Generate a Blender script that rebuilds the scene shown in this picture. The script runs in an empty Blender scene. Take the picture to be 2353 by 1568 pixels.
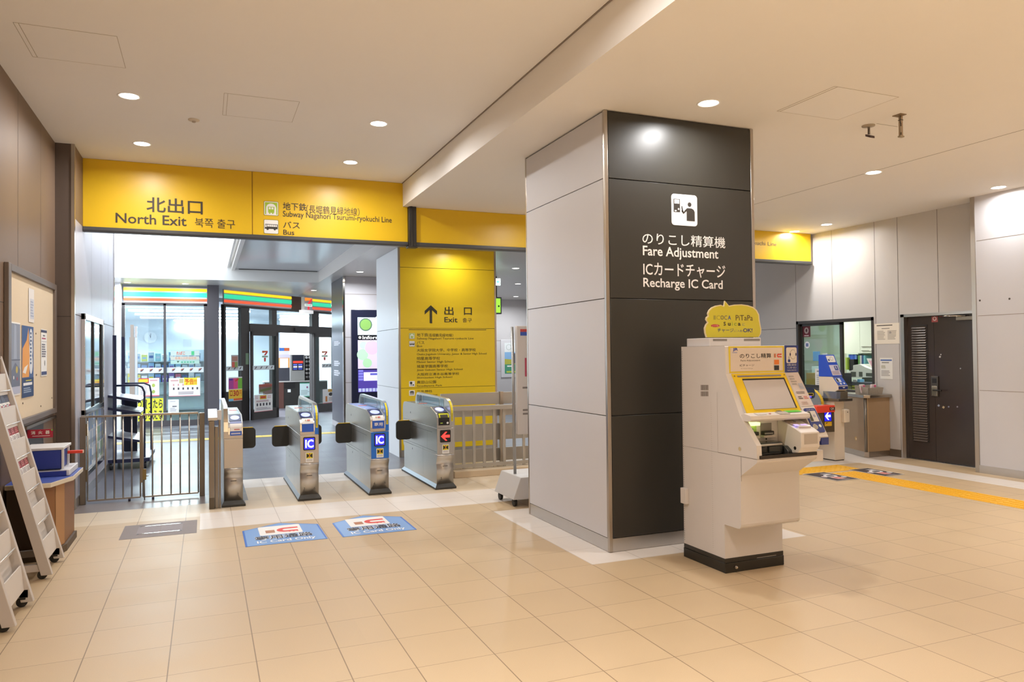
import bpy, bmesh, math, random
from mathutils import Vector, Matrix
random.seed(7)
S = bpy.context.scene
COL = S.collection
# ------------------------------------------------------------------ camera
IMW, IMH = 2353, 1568
F, YAW, PIT, ROL = 1705.53, 0.3924123, 0.0167051, -0.0108541
EYE = Vector((0, 0, 1.6))
_f = Vector((math.sin(YAW)*math.cos(PIT), math.cos(YAW)*math.cos(PIT), math.sin(PIT)))
_r = Vector((math.cos(YAW), -math.sin(YAW), 0)); _u = _r.cross(_f)
_c, _s = math.cos(ROL), math.sin(ROL)
CR, CU = _c*_r+_s*_u, -_s*_r+_c*_u
cam = bpy.data.cameras.new('camera'); cam_o = bpy.data.objects.new('camera', cam); COL.objects.link(cam_o)
cam.sensor_width = 36; cam.lens = 36*F/IMW; cam.clip_start = .05; cam.clip_end = 200
cam_o.matrix_world = Matrix.Translation(EYE) @ Matrix((CR, CU, -_f)).transposed().to_4x4()
S.camera = cam_o
# ------------------------------------------------------------------ world, exposure
S.view_settings.view_transform = 'Standard'; S.view_settings.look = 'None'
S.view_settings.exposure = 0.17; S.view_settings.gamma = 1; S.view_settings.use_curve_mapping = False
W = bpy.data.worlds.new('sky'); S.world = W; W.use_nodes = True
W.node_tree.nodes['Background'].inputs[0].default_value = (.86, .93, 1, 1)
W.node_tree.nodes['Background'].inputs[1].default_value = 3.4
try: S.cycles.sample_clamp_indirect = 6
except Exception: pass
DOWN_W = 21.0
EXT_W = 42.0
# ------------------------------------------------------------------ helpers
def ray(x, y):
    return (CR*((x-IMW/2)/F) + CU*(-(y-IMH/2)/F) + _f)
def at(x, y, X=None, Y=None, z=None):
    d = ray(x, y)
    t = (z-EYE.z)/d.z if z is not None else (X/d.x if X is not None else Y/d.y)
    return EYE + d*t
class Pl:
    """a flat working plane: origin, right, up"""
    def __init__(s, o, u, v):
        s.o, s.u, s.v = Vector(o), Vector(u).normalized(), Vector(v).normalized(); s.n = s.u.cross(s.v).normalized()
    def P(s, a, b, l=0): return s.o + s.u*a + s.v*b + s.n*l
    def px(s, x, y):
        d = ray(x, y); t = (s.o-EYE).dot(s.n)/d.dot(s.n); q = EYE+d*t-s.o
        return q.dot(s.u), q.dot(s.v)
def plY(Y, x=0): return Pl((x, Y, 0), (1, 0, 0), (0, 0, 1))      # faces the camera (-Y)
def plXr(X): return Pl((X, 0, 0), (0, -1, 0), (0, 0, 1))         # faces -X, right-hand wall
def plXl(X): return Pl((X, 0, 0), (0, 1, 0), (0, 0, 1))          # faces +X, left-hand wall
def plZ(z=0): return Pl((0, 0, z), (1, 0, 0), (0, 1, 0))
def lin(c):
    if isinstance(c, str):
        c = tuple(int(c[i:i+2], 16)/255 for i in (0, 2, 4))
    return tuple(v/12.92 if v <= .04045 else ((v+.055)/1.055)**2.4 for v in c)
_M = {}
def M(c, rough=.5, metal=0, emit=0, spec=.5, noise=0, nscale=8, coat=0):
    k = (c, rough, metal, emit, spec, noise, nscale, coat)
    if k in _M: return _M[k]
    m = bpy.data.materials.new('mat_'+str(len(_M))); m.use_nodes = True; nt = m.node_tree
    b = nt.nodes['Principled BSDF']; l = lin(c)
    b.inputs['Base Color'].default_value = (*l, 1); b.inputs['Roughness'].default_value = rough
    b.inputs['Metallic'].default_value = metal; b.inputs['Specular IOR Level'].default_value = spec
    b.inputs['Coat Weight'].default_value = coat
    if emit:
        b.inputs['Emission Color'].default_value = (*l, 1); b.inputs['Emission Strength'].default_value = emit
    if noise:
        g = nt.nodes.new('ShaderNodeNewGeometry'); n = nt.nodes.new('ShaderNodeTexNoise'); n.inputs['Scale'].default_value = nscale
        n.inputs['Detail'].default_value = 4
        nt.links.new(g.outputs['Position'], n.inputs['Vector'])
        r = nt.nodes.new('ShaderNodeMapRange'); r.inputs[3].default_value = 1-noise; r.inputs[4].default_value = 1+noise
        nt.links.new(n.outputs['Fac'], r.inputs[0])
        x = nt.nodes.new('ShaderNodeMix'); x.data_type = 'RGBA'; x.blend_type = 'MULTIPLY'; x.inputs[0].default_value = 1
        x.inputs[6].default_value = (*l, 1); nt.links.new(r.outputs[0], x.inputs[7]); nt.links.new(x.outputs[2], b.inputs['Base Color'])
    _M[k] = m; return m
def steel(c='a9a49c', rough=.3, n=.06):
    """brushed steel: vertical streak noise in roughness"""
    k = ('steel', c, rough)
    if k in _M: return _M[k]
    m = M(c, rough, 1.0, noise=n, nscale=3.1); _M[k] = m
    nt = m.node_tree; b = nt.nodes['Principled BSDF']
    g = nt.nodes.new('ShaderNodeNewGeometry'); mp = nt.nodes.new('ShaderNodeMapping'); mp.inputs['Scale'].default_value = (3, 3, 45)
    n2 = nt.nodes.new('ShaderNodeTexNoise'); n2.inputs['Scale'].default_value = 3
    r = nt.nodes.new('ShaderNodeMapRange'); r.inputs[3].default_value = rough-.02; r.inputs[4].default_value = rough+.06
    nt.links.new(g.outputs['Position'], mp.inputs[0]); nt.links.new(mp.outputs[0], n2.inputs['Vector'])
    nt.links.new(n2.outputs['Fac'], r.inputs[0]); nt.links.new(r.outputs[0], b.inputs['Roughness'])
    return m
def glass(tint='eef6f6', refl=.035, k=0):
    key = ('glass', tint, refl)
    if key in _M: return _M[key]
    m = bpy.data.materials.new('clear_glass'); m.use_nodes = True; nt = m.node_tree; nt.nodes.clear()
    o = nt.nodes.new('ShaderNodeOutputMaterial'); t = nt.nodes.new('ShaderNodeBsdfTransparent'); t.inputs[0].default_value = (*lin(tint), 1)
    g = nt.nodes.new('ShaderNodeBsdfGlossy'); g.inputs['Roughness'].default_value = .03
    x = nt.nodes.new('ShaderNodeMixShader'); f = nt.nodes.new('ShaderNodeLayerWeight'); f.inputs[0].default_value = .5
    pw = nt.nodes.new('ShaderNodeMath'); pw.operation = 'POWER'; pw.inputs[1].default_value = 5; nt.links.new(f.outputs[1], pw.inputs[0])
    a = nt.nodes.new('ShaderNodeMath'); a.operation = 'ADD'; a.inputs[1].default_value = refl; a.use_clamp = True
    nt.links.new(pw.outputs[0], a.inputs[0]); nt.links.new(a.outputs[0], x.inputs[0])
    nt.links.new(t.outputs[0], x.inputs[1]); nt.links.new(g.outputs[0], x.inputs[2]); nt.links.new(x.outputs[0], o.inputs[0])
    _M[key] = m; return m
_TX = {}
def text_mesh(s, bold=0):
    k = (s, bold)
    if k in _TX: return _TX[k]
    cu = bpy.data.curves.new('t', 'FONT'); cu.body = s; cu.resolution_u = 3; cu.offset = bold
    o = bpy.data.objects.new('t', cu); COL.objects.link(o)
    me = bpy.data.meshes.new_from_object(o.evaluated_get(bpy.context.evaluated_depsgraph_get()))
    v = [(a.co.x, a.co.y) for a in me.vertices]; f = [tuple(p.vertices) for p in me.polygons]
    bpy.data.objects.remove(o); bpy.data.curves.remove(cu); bpy.data.meshes.remove(me)
    x0 = min(a for a, b in v); x1 = max(a for a, b in v); y0 = min(b for a, b in v); y1 = max(b for a, b in v)
    _TX[k] = ([((a-x0)/(x1-x0 or 1), (b-y0)/(y1-y0 or 1)) for a, b in v], f, (x1-x0)/(y1-y0 or 1)); return _TX[k]
class G:
    """collects shapes into one mesh"""
    def __init__(s): s.bm = bmesh.new(); s.mats = []
    def mi(s, m):
        if m is None: return 0
        if m not in s.mats: s.mats.append(m)
        return s.mats.index(m)
    def face(s, pts, m=None, smooth=False):
        f = s.bm.faces.new([s.bm.verts.new(p) for p in pts]); f.material_index = s.mi(m); f.smooth = smooth; return f
    def box(s, x0, x1, y0, y1, z0, z1, m=None, bev=0, seg=2):
        r = bmesh.ops.create_cube(s.bm, size=1)
        vs = r['verts']
        for v in vs:
            v.co = Vector((x0+(x1-x0)*(v.co.x+.5), y0+(y1-y0)*(v.co.y+.5), z0+(z1-z0)*(v.co.z+.5)))
        s._fin(vs, m, bev, seg); return s
    def _fin(s, vs, m, bev, seg=2):
        k = s.mi(m); fs = {f for v in vs for f in v.link_faces}
        for f in fs: f.material_index = k
        if bev:
            es = list({e for v in vs for e in v.link_edges})
            r = bmesh.ops.bevel(s.bm, geom=es, offset=bev, segments=seg, affect='EDGES', profile=.5, material=-1)
            for f in r['faces']: f.material_index = k; f.smooth = True
    def prism(s, pts, vec, m=None, bev=0, seg=2, smooth=False):
        vec = Vector(vec); a = [s.bm.verts.new(p) for p in pts]; b = [s.bm.verts.new(Vector(p)+vec) for p in pts]
        k = s.mi(m); n = len(pts); fs = [s.bm.faces.new(a[::-1]), s.bm.faces.new(b)]
        for i in range(n):
            f = s.bm.faces.new([a[i], a[(i+1) % n], b[(i+1) % n], b[i]]); f.smooth = smooth; fs.append(f)
        bmesh.ops.recalc_face_normals(s.bm, faces=fs)
        for f in fs: f.material_index = k
        if bev: s._fin(a+b, m, bev, seg)
        return s
    def profx(s, yz, x0, x1, m=None, bev=0, smooth=False):
        return s.prism([(x0, y, z) for y, z in yz], (x1-x0, 0, 0), m, bev, smooth=smooth)
    def slab(s, pl, pts, t, m=None, l=0, bev=0):
        """polygon in plane coords, from lift l outwards by t"""
        return s.prism([pl.P(a, b, l) for a, b in pts], pl.n*t, m, bev)
    def rect(s, pl, a0, b0, a1, b1, t, m=None, l=0, bev=0):
        return s.slab(pl, [(a0, b0), (a1, b0), (a1, b1), (a0, b1)], t, m, l, bev)
    def quad(s, pl, a0, b0, a1, b1, m, l=.002):
        s.face([pl.P(a0, b0, l), pl.P(a1, b0, l), pl.P(a1, b1, l), pl.P(a0, b1, l)], m); return s
    def poly(s, pl, pts, m, l=.002):
        s.face([pl.P(a, b, l) for a, b in pts], m); return s
    def rr(s, pl, a0, b0, a1, b1, r, t, m, l=0, n=5):
        return s.slab(pl, rrect(a0, b0, a1, b1, r, n), t, m, l)
    def disc(s, pl, a, b, r, m, l=.002, n=20, rb=None):
        rb = rb or r
        s.poly(pl, [(a+r*math.cos(2*math.pi*i/n), b+rb*math.sin(2*math.pi*i/n)) for i in range(n)], m, l); return s
    def text(s, pl, t, a0, b0, a1, b1, m, l=.003, bold=0, keep=False):
        vs, fs, asp = text_mesh(t, bold); k = s.mi(m)
        if keep:
            w = asp*(b1-b0)
            if keep == 'c': a0 = (a0+a1)/2-w/2
            a1 = a0+w
        bv = [s.bm.verts.new(pl.P(a0+(a1-a0)*x, b0+(b1-b0)*y, l)) for x, y in vs]
        for f in fs:
            try: q = s.bm.faces.new([bv[i] for i in f]); q.material_index = k
            except ValueError: pass
        return s
    def tpx(s, pl, t, bl, tr, m, l=.003, bold=0):
        a, b = pl.px(*bl), pl.px(*tr); return s.text(pl, t, a[0], a[1], b[0], b[1], m, l, bold)
    def cyl(s, p0, p1, r0, r1=None, m=None, n=20, cap=True):
        p0, p1 = Vector(p0), Vector(p1); r1 = r0 if r1 is None else r1; d = (p1-p0).normalized()
        u = d.orthogonal().normalized(); v = d.cross(u); k = s.mi(m)
        A = [s.bm.verts.new(p0+(u*math.cos(t)+v*math.sin(t))*r0) for t in [2*math.pi*i/n for i in range(n)]]
        B = [s.bm.verts.new(p1+(u*math.cos(t)+v*math.sin(t))*r1) for t in [2*math.pi*i/n for i in range(n)]]
        for i in range(n):
            f = s.bm.faces.new([A[i], A[(i+1) % n], B[(i+1) % n], B[i]]); f.smooth = True; f.material_index = k
        if cap:
            for q in (A[::-1], B): f = s.bm.faces.new(q); f.material_index = k
        return s
    def tube(s, pts, r, m=None, n=8, closed=False):
        pts = [Vector(p) for p in pts]; k = s.mi(m); rings = []; N = len(pts); u = None
        for i, p in enumerate(pts):
            a = pts[i-1] if (i or closed) else p; b = pts[(i+1) % N] if (i < N-1 or closed) else p
            d = (b-a).normalized()
            u = (d.orthogonal() if u is None else (u-d*u.dot(d))).normalized(); v = d.cross(u)
            rings.append([s.bm.verts.new(p+(u*math.cos(2*math.pi*j/n)+v*math.sin(2*math.pi*j/n))*r) for j in range(n)])
        for i in range(N if closed else N-1):
            A, B = rings[i], rings[(i+1) % N]
            for j in range(n):
                f = s.bm.faces.new([A[j], A[(j+1) % n], B[(j+1) % n], B[j]]); f.smooth = True; f.material_index = k
        if not closed:
            for q in (rings[0][::-1], rings[-1]): f = s.bm.faces.new(q); f.material_index = k
        return s
    def lathe(s, c, prof, m=None, n=24, axis=(0, 0, 1)):
        c = Vector(c); d = Vector(axis).normalized(); u = d.orthogonal().normalized(); v = d.cross(u); k = s.mi(m)
        R = [[s.bm.verts.new(c+d*z+(u*math.cos(2*math.pi*j/n)+v*math.sin(2*math.pi*j/n))*max(r, 1e-4)) for j in range(n)] for r, z in prof]
        for A, B in zip(R, R[1:]):
            for j in range(n):
                f = s.bm.faces.new([A[j], A[(j+1) % n], B[(j+1) % n], B[j]]); f.smooth = True; f.material_index = k
        return s
def rrect(a0, b0, a1, b1, r, n=5):
    o = []
    for cx, cy, t0 in ((a1-r, b0+r, -90), (a1-r, b1-r, 0), (a0+r, b1-r, 90), (a0+r, b0+r, 180)):
        for i in range(n+1):
            t = math.radians(t0+90*i/n); o.append((cx+r*math.cos(t), cy+r*math.sin(t)))
    return o
LOC = {}
def _mesh(name, g, mats, L):
    me = bpy.data.meshes.new(name)
    for v in g.bm.verts: v.co -= L
    g.bm.normal_update(); g.bm.to_mesh(me); g.bm.free()
    ms = g.mats or ([mats] if not isinstance(mats, (list, tuple)) else mats)
    for m in ms: me.materials.append(m)
    return me
def tag(o, label, cat, group=None, kind=None):
    if label: o['label'] = label
    if cat: o['category'] = cat
    if group: o['group'] = group
    if kind: o['kind'] = kind
    return o
def thing(name, label, cat, loc=(0, 0, 0), group=None):
    o = bpy.data.objects.new(name, None); COL.objects.link(o); o.location = loc; o.empty_display_size = .1
    LOC[o.name] = Vector(loc); return tag(o, label, cat, group)
def part(name, g, parent, m=None, label=None):
    L = LOC[parent.name]
    o = bpy.data.objects.new(name, _mesh(name, g, m, L)); COL.objects.link(o); o.parent = parent; LOC[o.name] = L
    if label: o['label'] = label
    return o
def solo(name, g, label, cat, loc=(0, 0, 0), m=None, group=None):
    L = Vector(loc); o = bpy.data.objects.new(name, _mesh(name, g, m, L)); COL.objects.link(o); o.location = L; LOC[o.name] = L
    return tag(o, label, cat, group)
def struct(name, g, m=None, label=None):
    o = bpy.data.objects.new(name, _mesh(name, g, m, Vector((0, 0, 0)))); COL.objects.link(o); LOC[o.name] = Vector((0, 0, 0))
    o['kind'] = 'structure'
    if label: o['label'] = label
    return o
def dup(root, loc, label=None, group=None, rot=None):
    r = root.copy(); COL.objects.link(r); r.location = loc; LOC[r.name] = Vector(loc)
    if rot is not None: r.rotation_euler = rot
    if label: r['label'] = label
    if group: r['group'] = group
    for ch in list(root.children):
        c = ch.copy(); COL.objects.link(c); c.parent = r
        for q in ch.children:
            d = q.copy(); COL.objects.link(d); d.parent = c
    return r
def sheet(name, pl, a0, b0, a1, b1, items, label, cat, parent=None, base='f4f2ee', l=.001, t=.0015, group=None, bm=None):
    """a printed sheet: items = (kind, x0, y0, x1, y1, colour[, text]) in 0..1 of the sheet"""
    g = G(); bm = bm or M(base, .6)
    g.rect(pl, a0, b0, a1, b1, t, bm, l); w, h = a1-a0, b1-b0; k = 0
    for it in items:
        k += 1; m = it[5] if not isinstance(it[5], str) else M(it[5], .6)
        A0, B0, A1, B1 = a0+w*it[1], b0+h*it[2], a0+w*it[3], b0+h*it[4]; q = l+t+.0006+.0002*k
        if it[0] == 'q': g.quad(pl, A0, B0, A1, B1, m, q)
        elif it[0] == 'o': g.disc(pl, (A0+A1)/2, (B0+B1)/2, (A1-A0)/2, m, q, rb=(B1-B0)/2)
        elif it[0] == 'p': g.poly(pl, [(a0+w*x, b0+h*y) for x, y in it[6]], m, q)
        elif it[0] == 't': g.text(pl, it[6], A0, B0, A1, B1, m, q, it[7] if len(it) > 7 else 0)
        elif it[0] == 'l':        # lines of small print
            n = it[6]
            for i in range(n):
                yy = B1-(B1-B0)*(i+.5)/n; hh = (B1-B0)/n*.28
                g.quad(pl, A0, yy-hh, A0+(A1-A0)*random.uniform(.7, 1), yy+hh, m, q)
    if parent: return part(name, g, parent, None, label)
    c = pl.P((a0+a1)/2, b0, 0)
    return solo(name, g, label, cat, c, group=group)
# ------------------------------------------------------------------ the large materials
def tile_mat(c, joint, ox, sx, oy, sy, jw=.0045, vary=.05, rough=.3, speck=.06, split=None, spec=.5):
    m = bpy.data.materials.new('tile'); m.use_nodes = True; nt = m.node_tree; b = nt.nodes['Principled BSDF']
    N = nt.nodes.new; K = nt.links.new
    def mth(op, a, c2=None, c3=None):
        n = N('ShaderNodeMath'); n.operation = op
        for i, v in enumerate((a, c2, c3)):
            if v is None: continue
            if isinstance(v, (int, float)): n.inputs[i].default_value = v
            else: K(v, n.inputs[i])
        return n.outputs[0]
    g = N('ShaderNodeNewGeometry'); sp = N('ShaderNodeSeparateXYZ'); K(g.outputs['Position'], sp.inputs[0])
    X, Y = sp.outputs[0], sp.outputs[1]
    def cell(v, o, s):
        t = mth('DIVIDE', mth('SUBTRACT', v, o), s); fl = mth('FLOOR', t); fr = mth('SUBTRACT', t, fl)
        d = mth('MULTIPLY', mth('MINIMUM', fr, mth('SUBTRACT', 1, fr)), s); return fl, d
    if split:                      # a narrower column of tiles shifts the grid
        side = mth('GREATER_THAN', X, split[0])
        f1, d1 = cell(X, ox, sx); f2, d2 = cell(X, split[1], sx)
        def mixv(a, c2): return mth('ADD', mth('MULTIPLY', a, mth('SUBTRACT', 1, side)), mth('MULTIPLY', c2, side))
        fx, dx = mixv(f1, mth('ADD', f2, 40)), mixv(d1, d2)
    else: fx, dx = cell(X, ox, sx)
    fy, dy = cell(Y, oy, sy)
    jo = mth('LESS_THAN', mth('MINIMUM', mth('MULTIPLY', dx, .8), mth('MULTIPLY', dy, 1.25)), jw/2)
    cv = N('ShaderNodeCombineXYZ'); K(fx, cv.inputs[0]); K(fy, cv.inputs[1])
    wn = N('ShaderNodeTexWhiteNoise'); K(cv.outputs[0], wn.inputs[0])
    n1 = N('ShaderNodeTexNoise'); n1.inputs['Scale'].default_value = 320; n1.inputs['Detail'].default_value = 2; K(g.outputs['Position'], n1.inputs['Vector'])
    n2 = N('ShaderNodeTexNoise'); n2.inputs['Scale'].default_value = 2.2; n2.inputs['Detail'].default_value = 3; K(g.outputs['Position'], n2.inputs['Vector'])
    v = mth('ADD', mth('MULTIPLY', mth('SUBTRACT', wn.outputs[0], .5), vary), mth('MULTIPLY', mth('SUBTRACT', n1.outputs[0], .5), speck*5))
    v = mth('ADD', mth('ADD', v, mth('MULTIPLY', mth('SUBTRACT', n2.outputs[0], .5), .10)), 1.0)
    x = N('ShaderNodeMix'); x.data_type = 'RGBA'; x.blend_type = 'MULTIPLY'; x.inputs[0].default_value = 1
    x.inputs[6].default_value = (*lin(c), 1); K(v, x.inputs[7])
    y = N('ShaderNodeMix'); y.data_type = 'RGBA'; K(mth('MULTIPLY', jo, .75), y.inputs[0]); K(x.outputs[2], y.inputs[6]); y.inputs[7].default_value = (*lin(joint), 1)
    K(y.outputs[2], b.inputs['Base Color'])
    K(mth('ADD', mth('MULTIPLY', n2.outputs[0], .15), rough-.07), b.inputs['Roughness']); b.inputs['Specular IOR Level'].default_value = spec
    return m
SPL = (.83, .9943)
FT = dict(ox=.2441, sx=.4248, oy=5.8146, sy=.4192, split=SPL)
TAN = tile_mat('c4ab88', '6a5238', rough=.45, **FT)
CREAM = tile_mat('d2bfa4', '8d7860', rough=.42, vary=.06, **FT)
WHITE = tile_mat('e0d6cc', 'a89a8c', rough=.42, vary=.03, speck=.02, **FT)
GREYF = tile_mat('66666f', '4a4a52', 0, .9, 9.3, .9, rough=.33, vary=.05, speck=.02)
STRIP = tile_mat('7f7674', '75706f', 0, .9, 9.3, .9, rough=.3, vary=.03, speck=.05)
CEIL = M('f3f0ec', .75, noise=.015, nscale=1.5, spec=.2)
LGREY = M('d2d1d5', .42, noise=.03, nscale=2)
MGREY = M('a09c9a', .45, noise=.03, nscale=2)
BROWNW = M('7a6452', .5, noise=.04, nscale=2)
JAMB = M('574a42', .45, noise=.04, nscale=2)
DARKP = M('33312c', .38, noise=.05, nscale=2)
YEL = M('e6bb1a', .36, noise=.02, nscale=2)
YEL2 = M('ecc81e', .36, noise=.02, nscale=2)
SS = steel('b4aca2', .28); SSD = steel('8e867c', .34); SSG = steel('c6c2bc', .33); SSL = steel('c6c4c2', .29)
CHROME = M('d8d4ce', .12, 1)
BLK = M('1c1a19', .45); JOINT = M('4a443e', .7); LINE = M('8f8378', .7)
WHT = M('f2f0ec', .5); INK = M('3c3226', .55)
# ------------------------------------------------------------------ floors
def zone(x, y):
    if 2.69 < x < 4.78 and 4.97 < y < 7.05: return WHITE
    if 8.55 < x < 8.98 and y < 7.9: return WHITE
    if x > 8.98 and y < 7.85: return TAN
    if y > 10.25 or (x < .44 and y > 9.3): return GREYF
    if x < .44 and y > 8.78: return STRIP
    if x < -.05: return CREAM if y > 8.1 else TAN
    if y < 7.48: return TAN
    if x > 4.78: return WHITE if y > 7.86 else TAN
    if y < 8.25: return WHITE
    if y < 9.6: return CREAM
    return WHITE
g = G()
xs = [-1.6, -.05, .44, 2.69, 4.78, 8.55, 8.98, 9.6]; ys = [-5, 4.97, 7.05, 7.48, 7.85, 7.86, 7.9, 8.1, 8.25, 8.78, 9.3, 9.6, 10.25]
for x0, x1 in zip(xs, xs[1:]):
    for y0, y1 in zip(ys, ys[1:]):
        g.face([(x0, y0, 0), (x1, y0, 0), (x1, y1, 0), (x0, y1, 0)], zone((x0+x1)/2, (y0+y1)/2))
for a in ((-1.6, 9.6, -5, 10.25),): g.box(a[0], a[1], a[2], a[3], -.12, -.01, TAN)
struct('floor', g)
g = G(); g.face([(-9, 10.25, 0), (14, 10.25, 0), (14, 36, 0), (-9, 36, 0)], GREYF); g.box(-9, 14, 10.25, 36, -.12, -.01, GREYF)
struct('floor', g)
# ------------------------------------------------------------------ ceilings
ZL, ZR, ZE, ZF = 3.872, 3.56, 3.54, 3.28
g = G(); g.box(-1.6, 2.43, -5, 9.62, ZL, ZL+.12); struct('ceiling', g, CEIL)
g = G(); g.box(2.43, 9.7, -5, 9.62, ZR, ZR+.45)
struct('ceiling', g, M('f2eee8', .6, noise=.015, nscale=1.5, spec=.3))
g = G(); g.box(2.418, 2.43, -5, 9.6, ZL-.006, ZL, LINE)            # shadow gap under the step
g.box(6.795, 6.803, -5, 9.6, ZR-.0012, ZR+.002, LINE); struct('trim_1', g)
# beyond the gates: raised ceiling with a long rooflight, lower ceiling to the right
EXC = M('d4d8de', .22, spec=.5)
g = G(); g.box(.62, 2.43, 9.76, 17.5, ZE, ZE+.14); struct('ceiling', g, EXC)
g = G(); g.box(2.43, 14, 9.76, 25, ZF, ZF+.5); struct('ceiling', g, M('d2ceca', .35))
g = G(); g.box(-9, 2.43, 17.5, 24, ZF, ZE+.3); struct('ceiling', g, M('dcdedd', .3))
g = G(); g.box(.55, .62, 9.76, 17.5, ZE-.03, ZE+.3, WHT); g.box(.46, .50, 9.76, 17.5, ZE+.02, ZE+.3, WHT)
struct('trim_2', g)
g = G(); g.box(.7, 2.40, 17.46, 17.5, ZE-.012, ZE, BLK); struct('trim_3', g)
# ------------------------------------------------------------------ walls
pl = plXl(-1.45)
g = G(); g.box(-1.6, -1.45, -5, 9.02, 0, ZL, BROWNW)
for Y in (5.48, 6.41, 7.34, 8.27): g.quad(pl, Y-.003, 2.04, Y+.003, ZL, JOINT, .0012)
g.quad(pl, -5, 2.037, 9.01, 2.043, JOINT, .0012); struct('wall_left', g)
g = G(); g.box(-1.6, -1.302, 9.012, 9.6, 0, ZL, JAMB); p2 = plY(9.012); g.quad(p2, -1.45, 2.037, -1.302, 2.043, BLK, .0012)
struct('wall_left', g)
g = G(); g.box(-1.302, -1.27, 9.004, 9.05, 0, ZL, SS); struct('trim_4', g)
g = G(); g.box(-1.6, -1.275, 9.05, 12.70, 0, ZL+.3, M('bcbac4', .4, noise=.03, nscale=2)); p2 = plXl(-1.275)
for Y in (10.3, 11.2, 12.0): g.quad(p2, Y-.003, 2.1, Y+.003, ZL, JOINT, .0012)
g.quad(p2, 9.06, 2.062, 12.7, 2.07, JOINT, .0012)
g.quad(p2, 9.05, 3.09, 9.6, 3.87, BROWNW, .0016)
struct('wall_left', g)
g = G(); g.box(-1.305, -1.262, 12.66, 12.712, 0, ZL+.3, CHROME); struct('trim_5', g)
g = G(); g.box(-1.45, -1.436, 8.955, 9.0, 0, .11, SS); g.box(-1.455, -1.29, 8.996, 9.012, 0, .11, SS); g.box(-1.276, -1.264, 9.05, 12.7, 0, .11, SSL)
struct('baseboard_left', g)
# right-hand wall: nearer part, steel corner, recessed part with the door and the ticket window
p2 = plXr(9.2)
g = G(); g.box(9.2, 9.5, -5, 6.57, 0, ZR, LGREY)
for z in (2.985, 2.018, 1.06): g.quad(p2, -6.53, z-.003, 5, z+.003, LINE, .0012)
for y, z in ((6.12, 2.209), (6.50, 2.214)): g.disc(p2, -y, z, .013, JOINT, .0014)
struct('wall_right', g)
g = G(); g.box(9.188, 9.5, 6.545, 6.60, 0, ZR, SS); struct('trim_6', g)
g = G(); g.box(9.188, 9.2, -5, 6.545, 0, .1, SSL); struct('baseboard_right', g)
DY0, DY1, WY0, WY1, WZ0, WZ1 = 6.78, 7.93, 8.41, 10.02, .93, 2.10
g = G(); WR = M('cac6c3', .42, noise=.03, nscale=2)
for y0, y1, z0, z1 in ((6.6, DY0, 0, ZR), (DY0, DY1, 2.11, ZR), (DY1, WY0, 0, ZR), (WY0, WY1, 0, WZ0), (WY0, WY1, WZ1, ZR), (WY1, 25, 0, ZR)):
    g.box(9.5, 9.62, y0, y1, z0, z1, WR)
p2 = plXr(9.5)
for Y, z in ((9.21, WZ1), (8.37, 0.1), (7.96, 0.1), (7.31, 2.11), (10.02, .1), (11.1, 0)): g.quad(p2, -Y-.003, z, -Y+.003, ZR, JOINT, .0012)
g.quad(p2, -16, 1.98, -10.02, 1.986, JOINT, .0012)
struct('wall_right', g)
g = G(); g.box(9.488, 9.5, 7.96, 8.40, 0, .11, SSD); struct('baseboard_right', g)
# fascia above the gate line (the yellow signs hang on it), and the closing wall behind the viewer
g = G(); g.box(-1.6, 9.62, 9.63, 9.76, 3.06, 4.0, MGREY); struct('wall_north', g)
g = G(); g.box(-1.6, 9.7, -5.1, -5, 0, 4.0, M('ebe8e4', .6)); struct('wall_south', g)
# far walls outside
g = G(); g.box(4.9, 14, 21.4, 21.6, 0, ZF, M('c6c2c2', .45)); p2 = plY(21.4)
for z in (1.05, 2.0): g.quad(p2, 4.9, z-.006, 14, z+.006, LINE, .002)
struct('wall_east', g)
# ------------------------------------------------------------------ the lamps
ROOM = (1, .99, .985)
LENS = M('fff6ea', .4, emit=14)
def downlight(x, y, z, w, label, group, colr=ROOM, r=.075, spread=168):
    t = thing('downlight', label, 'ceiling light', (x, y, z), group)
    g = G(); g.lathe((x, y, z), [(r+.004, .02), (r+.004, -.001), (r+.018, -.004), (r+.02, 0)], WHT, 28); part('trim_ring', g, t)
    g = G(); g.cyl((x, y, z-.0005), (x, y, z+.02), r, m=LENS, n=28); part('lens', g, t)
    la = bpy.data.lights.new('downlight_lamp', 'AREA'); la.shape = 'DISK'; la.size = 2*r*.9; la.energy = w; la.color = colr; la.spread = math.radians(spread)
    o = bpy.data.objects.new('lamp', la); COL.objects.link(o); o.location = (0, 0, -.006); o.parent = t; LOC[o.name] = LOC[t.name]
    return t
A = 'recessed round downlight in the high left ceiling, '
for x, y, s in ((-.6, 7.19, 'nearer one above the notice board side'), (-.61, 8.76, 'just before the north exit lettering'),
                (1.587, 7.2, 'nearer one above the gates'), (1.594, 8.77, 'just before the subway and bus sign')):
    downlight(x, y, ZL, DOWN_W, A+s, 'downlights in the high left ceiling')
for x in (-.6, 1.59):  # unseen lamps, added; the rear ones are stronger and narrower as fill light
    for y in (3.4, .9, -.7, -2.4): downlight(x, y, ZL, DOWN_W*(1 if y > 2 else 2.3), 'unseen recessed downlight in the high left ceiling above the viewer, added for fill light', 'downlights in the high left ceiling', spread=168 if y > 2 else 105)
B = 'recessed round downlight in the low right ceiling, '
for x, y, s in ((3.687, 4.79, 'in front of the dark pillar face'), (6.852, 6.03, 'on the ceiling seam'), (8.955, 6.06, 'above the blank grey wall'),
                (8.984, 8.8, 'above the ticket window'), (9.0, 9.50, 'shining on the far yellow sign')):
    downlight(x, y, ZR, DOWN_W*((.5 if y < 9.2 else .8) if x > 8 else 1), B+s, 'downlights in the low right ceiling')
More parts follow.
